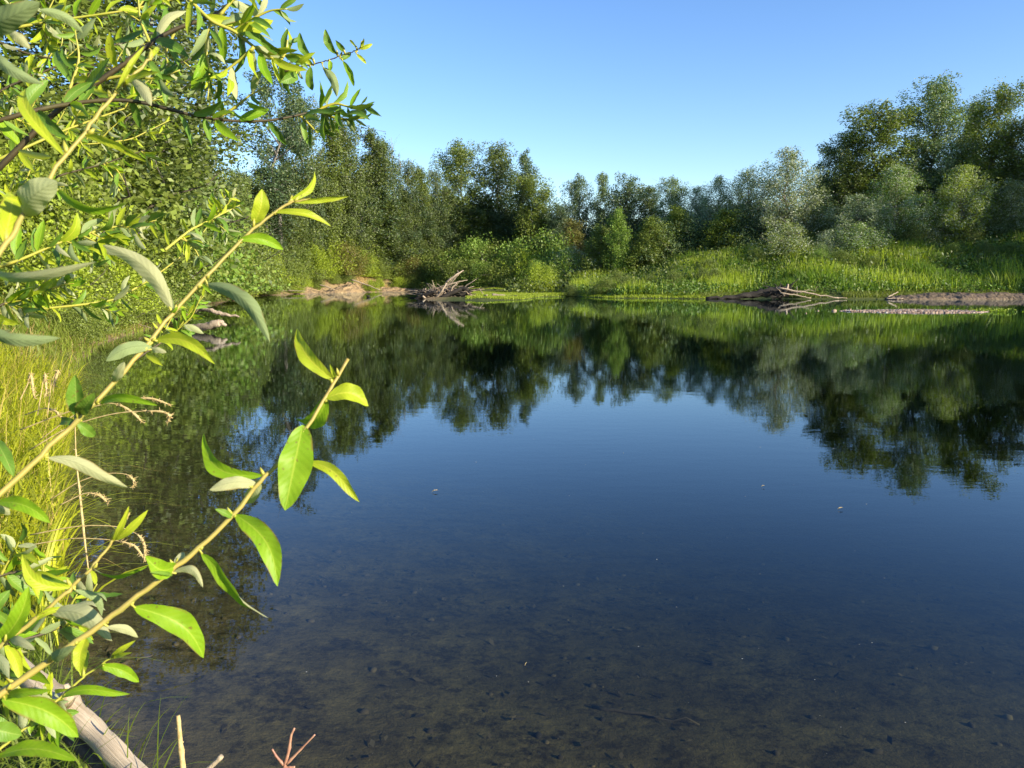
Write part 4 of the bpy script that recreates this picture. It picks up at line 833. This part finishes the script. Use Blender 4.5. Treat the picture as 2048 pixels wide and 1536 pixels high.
# branches of the willow hanging in from the upper left
def rand_leaves(path, n, D0, D1, ln, mats, g7, skip=0.):
    out = []; path = np.array(path, float); m_ = len(path); mbs = {}
    tt = np.sort(g7.uniform(skip, 1, n))
    for q, t in enumerate(tt):
        s = t * (m_ - 1); k = min(int(s), m_ - 2); f = s - k; a = path[k] * (1 - f) + path[k + 1] * f; d = path[k + 1] - path[k]; ang = math.atan2(d[1], d[0]) + (1 if q % 2 else -1) * g7.uniform(.4, 1.25)
        D = D0 + (D1 - D0) * t; L_ = ln * F / D * g7.uniform(.6, 1.15) * (1 - .45 * t ** 4)
        dr = np.array([math.cos(ang), math.sin(ang) + .35]); dr /= np.linalg.norm(dr)
        mt = mats[g7.integers(len(mats))]; mb = mbs.setdefault(mt, MB())
        out.append((a, a + dr * L_, D, mt))
    return out
def branch(label, path, D0, D1, r0, r1, n, ln, mats, seed, mat='stemdark', extra=(), twigs=(), group='hanging willow branches'):
    g7 = np.random.default_rng(seed); m_ = len(path)
    root = empty('willow_branch', P(*path[0], D0)); o0 = np.array(root.location)
    pw = smooth_path([P(*path[k], D0 + (D1 - D0) * k / (m_ - 1)) for k in range(m_)], 40) - o0
    mb = MB(); mb.tube(pw, np.linspace(r0, r1, 40) * (1 + .12 * (np.arange(40) % 6 == 2)), 8, seed, .05)
    lv = rand_leaves(path, n, D0, D1, ln, mats, g7)
    mb.build('stem', M[mat], root)
    for tp in twigs:
        Dt = D0 + (D1 - D0) * tp[1]; mb = MB(); tw = smooth_path([P(*q, Dt) for q in tp[0]], 16) - o0; mb.tube(tw, np.linspace(.0028, .0010, 16), 6); mb.build('twig', M['stemyellow'], root)
        lv += rand_leaves(tp[0], tp[2], Dt, Dt, ln * .8, mats, g7)
    for (u0, v0, u1, v1, w, mt) in extra:
        lv.append((np.array([u0, v0], float), np.array([u1, v1], float), D1 if isinstance(mt, str) else D1, mt))
    for gname in sorted({l[3] for l in lv}):
        mb = MB(); 
        for q, (a, e, D, mt) in enumerate(lv):
            if mt != gname: continue
            w = math.hypot(*(e - a)) * g7.uniform(.22, .32)
            leaf_geo(mb, P(*a, D) - o0, P(*e, D + g7.uniform(-.05, .05)) - o0, w * D / F, roll=g7.uniform(-1.15, 1.15), flip=bool(g7.random() < .28), side_bend=g7.uniform(-.12, .12), curl=g7.uniform(-.05, .15), nu=6, nv=2, twist=g7.uniform(-.6, .6), view=np.array([0, 0, CZ]) - P(*a, D), seed=q)
        mb.build('leaves', M[gname], root)
    return tag(root, label, 'willow branch', group)
MX = ['leaf', 'leafd', 'leafd', 'leafy']; MXY = ['leafy', 'leaf', 'leafy', 'leafd']
branch('thick dark willow branch climbing from the left edge to the top edge', [(-200, 520), (0, 336), (70, 262), (129, 207), (203, 160), (273, 109), (312, 78), (352, 57), (394, 43), (430, 31), (461, 8), (500, -40)], 1.15, 1.25, .0048, .0026, 18, .065, MX, 1,
  twigs=[([(300, 86), (280, 40), (275, -20)], .5, 9), ([(203, 160), (250, 150), (310, 160), (360, 140)], .4, 10), ([(352, 57), (330, 110), (345, 150)], .7, 8), ([(129, 207), (160, 120), (150, 60)], .3, 10)])
branch('long thin brown willow branch sagging across the sky to a leafy tip', [(-200, 290), (0, 242), (59, 223), (117, 211), (187, 201), (258, 199), (312, 211), (371, 228), (430, 239), (492, 244), (547, 241), (598, 230), (633, 221)], 1.1, 1.3, .004, .0016, 16, .058, ['leaf', 'leafd', 'leafd'], 2,
  twigs=[([(633, 221), (665, 235), (700, 240), (730, 235)], 1, 13), ([(633, 221), (670, 205), (700, 215), (738, 212)], 1, 12), ([(598, 230), (620, 250), (634, 266)], .95, 5), ([(430, 239), (470, 215), (500, 190), (530, 175)], .7, 7)],
  extra=[(722, 208, 735, 192, 10, 'leafd'), (640, 215, 668, 160, 10, 'leafd'), (660, 230, 670, 265, 10, 'leafd')])
branch('leafy yellow willow branch running right from the top edge against the sky', [(350, -30), (422, 43), (469, 62), (508, 94), (559, 125), (598, 133)], 1.15, 1.2, .003, .0018, 22, .062, MX, 3, 'stemyellow',
  twigs=[([(469, 62), (500, 40), (540, 20), (575, 18)], .6, 9), ([(559, 125), (572, 105), (575, 80)], .9, 6), ([(422, 43), (410, 90), (420, 150), (415, 200)], .4, 11), ([(440, 30), (470, -5), (520, -20)], .4, 8), ([(508, 94), (480, 120), (440, 150), (360, 170)], .5, 10)])
def Hd(label, path, D, leaves):
    shoot('willow_twig', label, path, D, D, .0022, .0012, leaves, 'hanging willow branches', 'stemdark')
Hd('willow twig end with single hanging leaves, farthest right against the open sky', [(559, 146), (600, 134), (641, 125), (672, 115), (700, 105), (719, 98), (728, 84)], 1.2, [
  (625, 120, 599, 65, 20, dict(m='leafd', side_bend=.1)), (621, 133, 625, 181, 19, dict(m='leafd', side_bend=-.12)), (672, 108, 650, 58, 19, dict(m='leafd', side_bend=.08)), (688, 102, 671, 80, 13, dict(m='leafd')), (646, 134, 674, 194, 21, dict(m='leafd', side_bend=.12, flip=True)),
  (660, 121, 660, 144, 12, dict(m='leaf')), (686, 122, 708, 173, 15, dict(m='leaf', side_bend=.1)), (682, 121, 702, 105, 13, dict(m='leafd')), (713, 108, 733, 128, 9, dict(m='leafy')), (719, 98, 745, 88, 10, dict(m='leafy')), (722, 92, 728, 76, 8, dict(m='leafy')), (715, 98, 700, 80, 6, dict(m='leafy')),
  (600, 135, 562, 148, 26, dict(m='leaf')), (595, 150, 560, 165, 24, dict(m='leafd'))])
# dense mass of the willow, upper left
mass = [
 ('leafiest willow bough filling the top left corner', 1.7, [(-150, 120), (0, 60), (120, 40), (260, 20), (380, -10)], 36, 24, .056, 11),
 ('willow bough below the top left corner, above the thick dark branch', 2.0, [(-120, 260), (20, 170), (120, 130), (230, 90), (300, 60)], 36, 24, .056, 12),
 ('willow bough of narrow leaves under the thick dark branch', 1.9, [(-100, 360), (40, 300), (130, 260), (240, 220), (330, 190)], 31, 22, .056, 13),
 ('willow bough hanging at the left edge above the tan bank', 2.1, [(-100, 460), (20, 400), (120, 350), (200, 330), (290, 300)], 28, 20, .056, 14),
 ('willow bough with grey-green leaves drooping over the near left bank', 1.8, [(-80, 560), (40, 520), (130, 480), (220, 455), (320, 440)], 34, 15, .075, 15),
 ('low willow bough with fresh leaves at the left edge above the tall grass', 1.9, [(-80, 680), (0, 610), (60, 590), (130, 570)], 40, 20, .075, 16),
 ('willow bough reaching down right toward the floating snag', 2.4, [(60, 620), (160, 610), (230, 600), (300, 560), (380, 500), (440, 420)], 24, 13, .075, 17),
 ('small willow spray with pale leaves above the floating snag', 2.4, [(270, 720), (330, 680), (380, 640), (410, 600)], 14, 8, .07, 18),
 ('small willow spray in front of the dark trees left of the tall shoot tip', 2.3, [(330, 500), (380, 460), (420, 440), (480, 410)], 14, 7, .07, 19),
 ('willow bough behind the nearest blurred shoot, upper left', 2.5, [(-60, 60), (60, 110), (180, 130), (300, 150), (400, 110)], 36, 24, .056, 20),
 ('far willow bough crossing behind the long thin brown branch', 2.7, [(-60, 200), (60, 250), (160, 290), (260, 280), (340, 240)], 31, 22, .056, 21),

 ('leafy willow sprig behind the three shoots in the bottom left corner', 1.05, [(-80, 1330), (0, 1290), (80, 1270), (160, 1240)], 22, 12, .06, 22),
 ('leafy willow sprig drooping onto the bleached log', 1.1, [(-90, 1250), (-10, 1330), (60, 1400), (100, 1440)], 20, 9, .06, 23),
 ('leafy willow sprig low at the left edge among the reed grass', 1.3, [(-90, 1190), (0, 1150), (60, 1140), (110, 1170)], 20, 9, .06, 24),
]
for lab, D, path, n, tl, ln, sd in mass:
    g8 = np.random.default_rng(sd * 3); tw = []
    for q in range(max(3, tl // 3)):
        t = g8.uniform(.05, 1); s = t * (len(path) - 1); k = min(int(s), len(path) - 2); a = np.array(path[k]) * (1 - s + k) + np.array(path[k + 1]) * (s - k)
        e = a + np.array([g8.uniform(10, 70), g8.uniform(-90, 60)]); tw.append(([tuple(a), tuple((a + e) / 2 + g8.uniform(-8, 8, 2)), tuple(e)], t, 9))
    branch(lab, path, D * .95, D * 1.05, .004, .0015, n, ln, MXY if sd in (11, 16, 13, 20, 12) else MX + ['leafy'], sd, 'stemyellow' if sd % 2 else 'stemdark', twigs=tw)

# ------------------------------------------------------------------ tall grass on the near left bank
def arc_blade(mb, p0, dirv, L_, w, droop, g9, seg=7):
    t = np.linspace(0, 1, seg + 1); d = np.array([*dirv, 0.]); d /= np.linalg.norm(d) + 1e-9; up = np.array([0, 0, 1.])
    pts = p0 + d[None] * (L_ * droop * t ** 1.7)[:, None] + up[None] * (L_ * (t - droop * .75 * t ** 2.6))[:, None]
    s = np.cross(d, up); ang = g9.uniform(-.9, .9); s = s * math.cos(ang) + d * math.sin(ang)
    wv = w * (1 - t ** 2.2) + .0004
    V = np.stack([pts - s * wv[:, None] / 2, pts + s * wv[:, None] / 2], 1).reshape(-1, 3); i = np.arange(seg)[:, None] * 2
    mb.add(V, i + np.array([[0, 1, 3, 2]]))
def near_grass(name, n, xr, yr, cond, Lr, wr, color, label, seed, bias=(0, 0), mat='grassy', dr=(.2, .9)):
    g9 = np.random.default_rng(seed); p = scatter(n, *xr, *yr, cond, g9); z = T(p[:, 0], p[:, 1]); mb = MB()
    for k in range(n):
        a = g9.uniform(0, 6.28); arc_blade(mb, np.array([p[k, 0], p[k, 1], z[k] - .02]), (math.cos(a) + bias[0], math.sin(a) + bias[1]), g9.uniform(*Lr), g9.uniform(*wr), g9.uniform(*dr), g9)
    o = mb.build(name, M[mat], None, True); o.color = (*color, 1); return tag(o, label, 'grass', None, 'stuff')
near_grass('reed_grass', 7600, (-9, -2.2), (3.4, 12), lambda x, y, d: (d > -.05) & (d < 2.2), (.4, .95), (.009, .020), (.36, .38, .025), 'bright yellow-green reed grass leaning over the water at the left edge', 31, bias=(.5, -.1), dr=(.3, .9))
near_grass('reed_grass', 1500, (-4, -1.0), (1.6, 3.6), lambda x, y, d: (d > 0) & (d < 1.6), (.25, .6), (.005, .010), (.17, .23, .03), 'shorter grass on the bank under the willow shoots at the bottom left', 32, bias=(.3, 0))
near_grass('dry_grass', 700, (-9, -2.2), (3.6, 12), lambda x, y, d: (d > -.05) & (d < 1.5), (.5, 1.2), (.003, .006), (.45, .34, .12), 'dry straw-coloured blades among the reed grass at the left edge', 33, bias=(.7, 0), mat='drygrass')
near_grass('dry_grass', 2600, (-19, -6), (11, 36), lambda x, y, d: (d > .0) & (d < 2.5), (.2, .6), (.008, .016), (.34, .25, .12), 'brown dead grass along the foot of the near left bank', 35, mat='drygrass')
near_grass('bank_weeds', 3000, (-16, -6), (11, 24), lambda x, y, d: (d > .1) & (d < 4), (.3, .8), (.010, .018), (.17, .20, .035), 'olive weeds and grass on the bank between the reed grass and the brambles', 34)
near_grass('bank_weeds', 4200, (-20, -6), (11, 36), lambda x, y, d: (d > -.1) & (d < 1.5), (.25, .6), (.014, .028), (.19, .24, .035), 'green weeds overhanging the waterline of the near left bank', 36, bias=(.5, 0))
# single seed heads
def stalk(q, path, head, D, label):
    root = empty('grass_stalk', P(*path[0], D)); o0 = np.array(root.location); g9 = np.random.default_rng(q)
    pw = smooth_path([P(*c_, D) for c_ in path], 24) - o0
    mb = MB(); mb.tube(pw, np.linspace(.0022, .0012, 24), 5); mb.build('stalk', M['seed'], root)
    k0 = int(24 * (1 - min(.8, head + .15))); mb = MB(); seg = pw[k0:]; tt = np.linspace(0, 1, len(seg)); mb.tube(seg, .0013 + .0032 * np.sin(np.pi * np.clip(tt * .92 + .06, 0, 1)) ** .6, 7, q, .25)
    for _ in range(70):
        s = seg[g9.integers(len(seg))]; mb.tube([s, s + g9.normal(size=3) * .006 + [.004, 0, -.002]], [.0018, .0004], 4)
    mb.build('seed_head', M['seed'], root)
    tag(root, label, 'grass stalk', 'grass seed stalks over the water')
ST = [([(60, 900), (140, 850), (230, 825), (290, 822), (325, 822), (342, 832), (334, 842)], .35, 'longest seed stalk curling at its tip, beside the large willow stem'),
 ([(40, 860), (130, 825), (200, 805), (240, 808), (270, 828), (284, 845)], .3, 'seed stalk bending down just below the longest one'),
 ([(80, 880), (160, 820), (240, 800), (300, 795), (336, 808)], .25, 'straight seed stalk pointing right above the longest one'),
 ([(100, 1000), (160, 960), (220, 945), (255, 948), (270, 962), (264, 975)], .25, 'seed stalk hooking downward left of the white upturned leaf'),
 ([(120, 1010), (170, 985), (200, 990), (214, 1004)], .4, 'short drooping seed stalk in the lower left grass'),
 ([(60, 1070), (160, 1050), (240, 1052), (280, 1070), (291, 1095), (288, 1122)], .3, 'low arching seed stalk bending to the water left of the long leaf'),
 ([(60, 1090), (150, 1075), (230, 1080), (270, 1090), (290, 1120)], .3, 'lowest arching seed stalk in the left grass'),
 ([(150, 850), (152, 920), (160, 990), (168, 1070), (178, 1152)], .7, 'vertical hanging straw stem with loose seeds in the left grass'),
 ([(40, 800), (55, 770), (62, 745), (68, 795)], .4, 'seed head nodding at the left, leftmost of the three upright ones'),
 ([(75, 830), (85, 770), (90, 745), (93, 790)], .35, 'middle one of the three upright nodding seed heads'),
 ([(95, 830), (103, 760), (118, 738), (106, 775)], .35, 'rightmost of the three upright nodding seed heads'),
 ([(50, 830), (90, 815), (112, 822), (122, 835)], .4, 'small drooping seed head under the three upright ones')]
for q, (pp, hd, lab) in enumerate(ST): stalk(q, pp, hd, 2.5 + .15 * (q % 4), lab)

# ------------------------------------------------------------------ things on and under the water
m, nt, N = new_mat('sunken_litter'); ge = N('ShaderNodeNewGeometry')
c = ramp(nt, ge.outputs['Random Per Island'], [(0, (.012, .010, .007)), (.55, (.04, .032, .018)), (.85, (.075, .06, .032)), (1, (.12, .095, .05))])
p_ = N('ShaderNodeBsdfPrincipled', Roughness=.9); L(nt, c, p_.inputs['Base Color']); o = N('ShaderNodeOutputMaterial'); L(nt, p_.outputs[0], o.inputs[0]); M['litter'] = m
g = np.random.default_rng(91)
p = scatter(1500, -2.5, 9, 1.9, 11, lambda x, y, d: (d < -.15) & (np.abs(x) < y * .75 + .5) & (patch(x, y, .7, 3) + g.normal(size=len(x)) * .25 > .0), g)
n = len(p); z = T(p[:, 0], p[:, 1]) + g.uniform(.008, .02, n); a = g.uniform(0, 6.28, n); sz = g.uniform(.012, .034, n)
ax = np.column_stack([np.cos(a), np.sin(a), g.normal(size=n) * .2]) * sz[:, None]; bx = np.column_stack([-np.sin(a), np.cos(a), g.normal(size=n) * .3]) * sz[:, None] * .42
c0 = np.column_stack([p, z]); V = np.stack([c0 - ax, c0 - ax * .2 + bx, c0 + ax, c0 - ax * .1 - bx], 1)
mb = MB(); mb.add(V.reshape(-1, 3), np.arange(n)[:, None] * 4 + np.arange(4)[None])
tag(mb.build('sunken_leaf_litter', M['litter'], None, False), 'dark sunken leaves and bits strewn over the shallow river bed', 'leaf litter', None, 'stuff')
mb = MB(); stones(260, lambda n: scatter(n, -2, 9, 1.9, 9, lambda x, y, d: (d < -.2) & (np.abs(x) < y * .75 + .5), g), .008, .035, g, mb)
mb.v[-1][:, 2] += 0
tag(mb.build('bed_pebbles', M['litter'], None, True), 'small dark pebbles on the shallow river bed', 'pebbles', None, 'stuff')

M['fluff'] = simple_mat('pale_floating_bits', (.5, .48, .4), (.75, .72, .62), 30)
mb = MB(); g = np.random.default_rng(77)
for q in range(60):
    u = g.uniform(500, 2040); v = 700 + 820 * g.random() ** 1.2; c0 = G(u, v, .003); s = g.uniform(.3, 1.0) * .0009 * c0[1]
    a = g.uniform(0, 6.28, 5).cumsum()[:3]; th = np.array([0, 2.1, 4.2]) + g.uniform(0, 1)
    V = c0 + np.column_stack([np.cos(th) * s * 1.6, np.sin(th) * s, np.zeros(3)]); mb.add(V, [(0, 1, 2, 2)])
tag(mb.build('floating_debris', M['fluff'], None, False), 'tiny pale seeds and flecks drifting all over the water', 'debris', None, 'stuff')
for q, (u, v, L_, lab) in enumerate([(870, 984, .16, 'small curled leaf floating in the middle of the water'), (1682, 1019, .14, 'tiny dark leaf floating on the water at the right'), (1052, 1332, .03, 'pale bud floating near the bottom centre'), (1527, 974, .1, 'small pale leaf floating right of the middle')]):
    c0 = G(u, v, .006); L_ *= .35; root = MB(); leaf_geo(root, c0 - [L_ / 2, 0, 0], c0 + [L_ / 2, .02, .01], L_ * .35, view=(0, 0, 1), curl=.1, nu=8, nv=2, seed=q); tag(root.build('floating_leaf', M['seed']), lab, 'leaf', 'leaves floating on the water')
M['sunken'] = simple_mat('sunken_wood', (.04, .032, .02), (.09, .07, .04), 12)
for q, (a, c_, lab) in enumerate([((1185, 1385), (1400, 1425), 'long dark sunken stick on the river bed near the bottom centre'), ((240, 1420), (310, 1375), 'brown sunken reed beside the bleached log')]):
    p0 = G(*a, -.28); p1 = G(*c_, -.28); p0[2] = Tz(p0[0], p0[1]) + .004; p1[2] = Tz(p1[0], p1[1]) + .006
    mb = MB(); mb.tube(wiggle(p0, p1, 9, .010, g), np.linspace(.011, .004, 9), 6, q, .1); tag(mb.build('sunken_stick', M['sunken']), lab, 'stick')
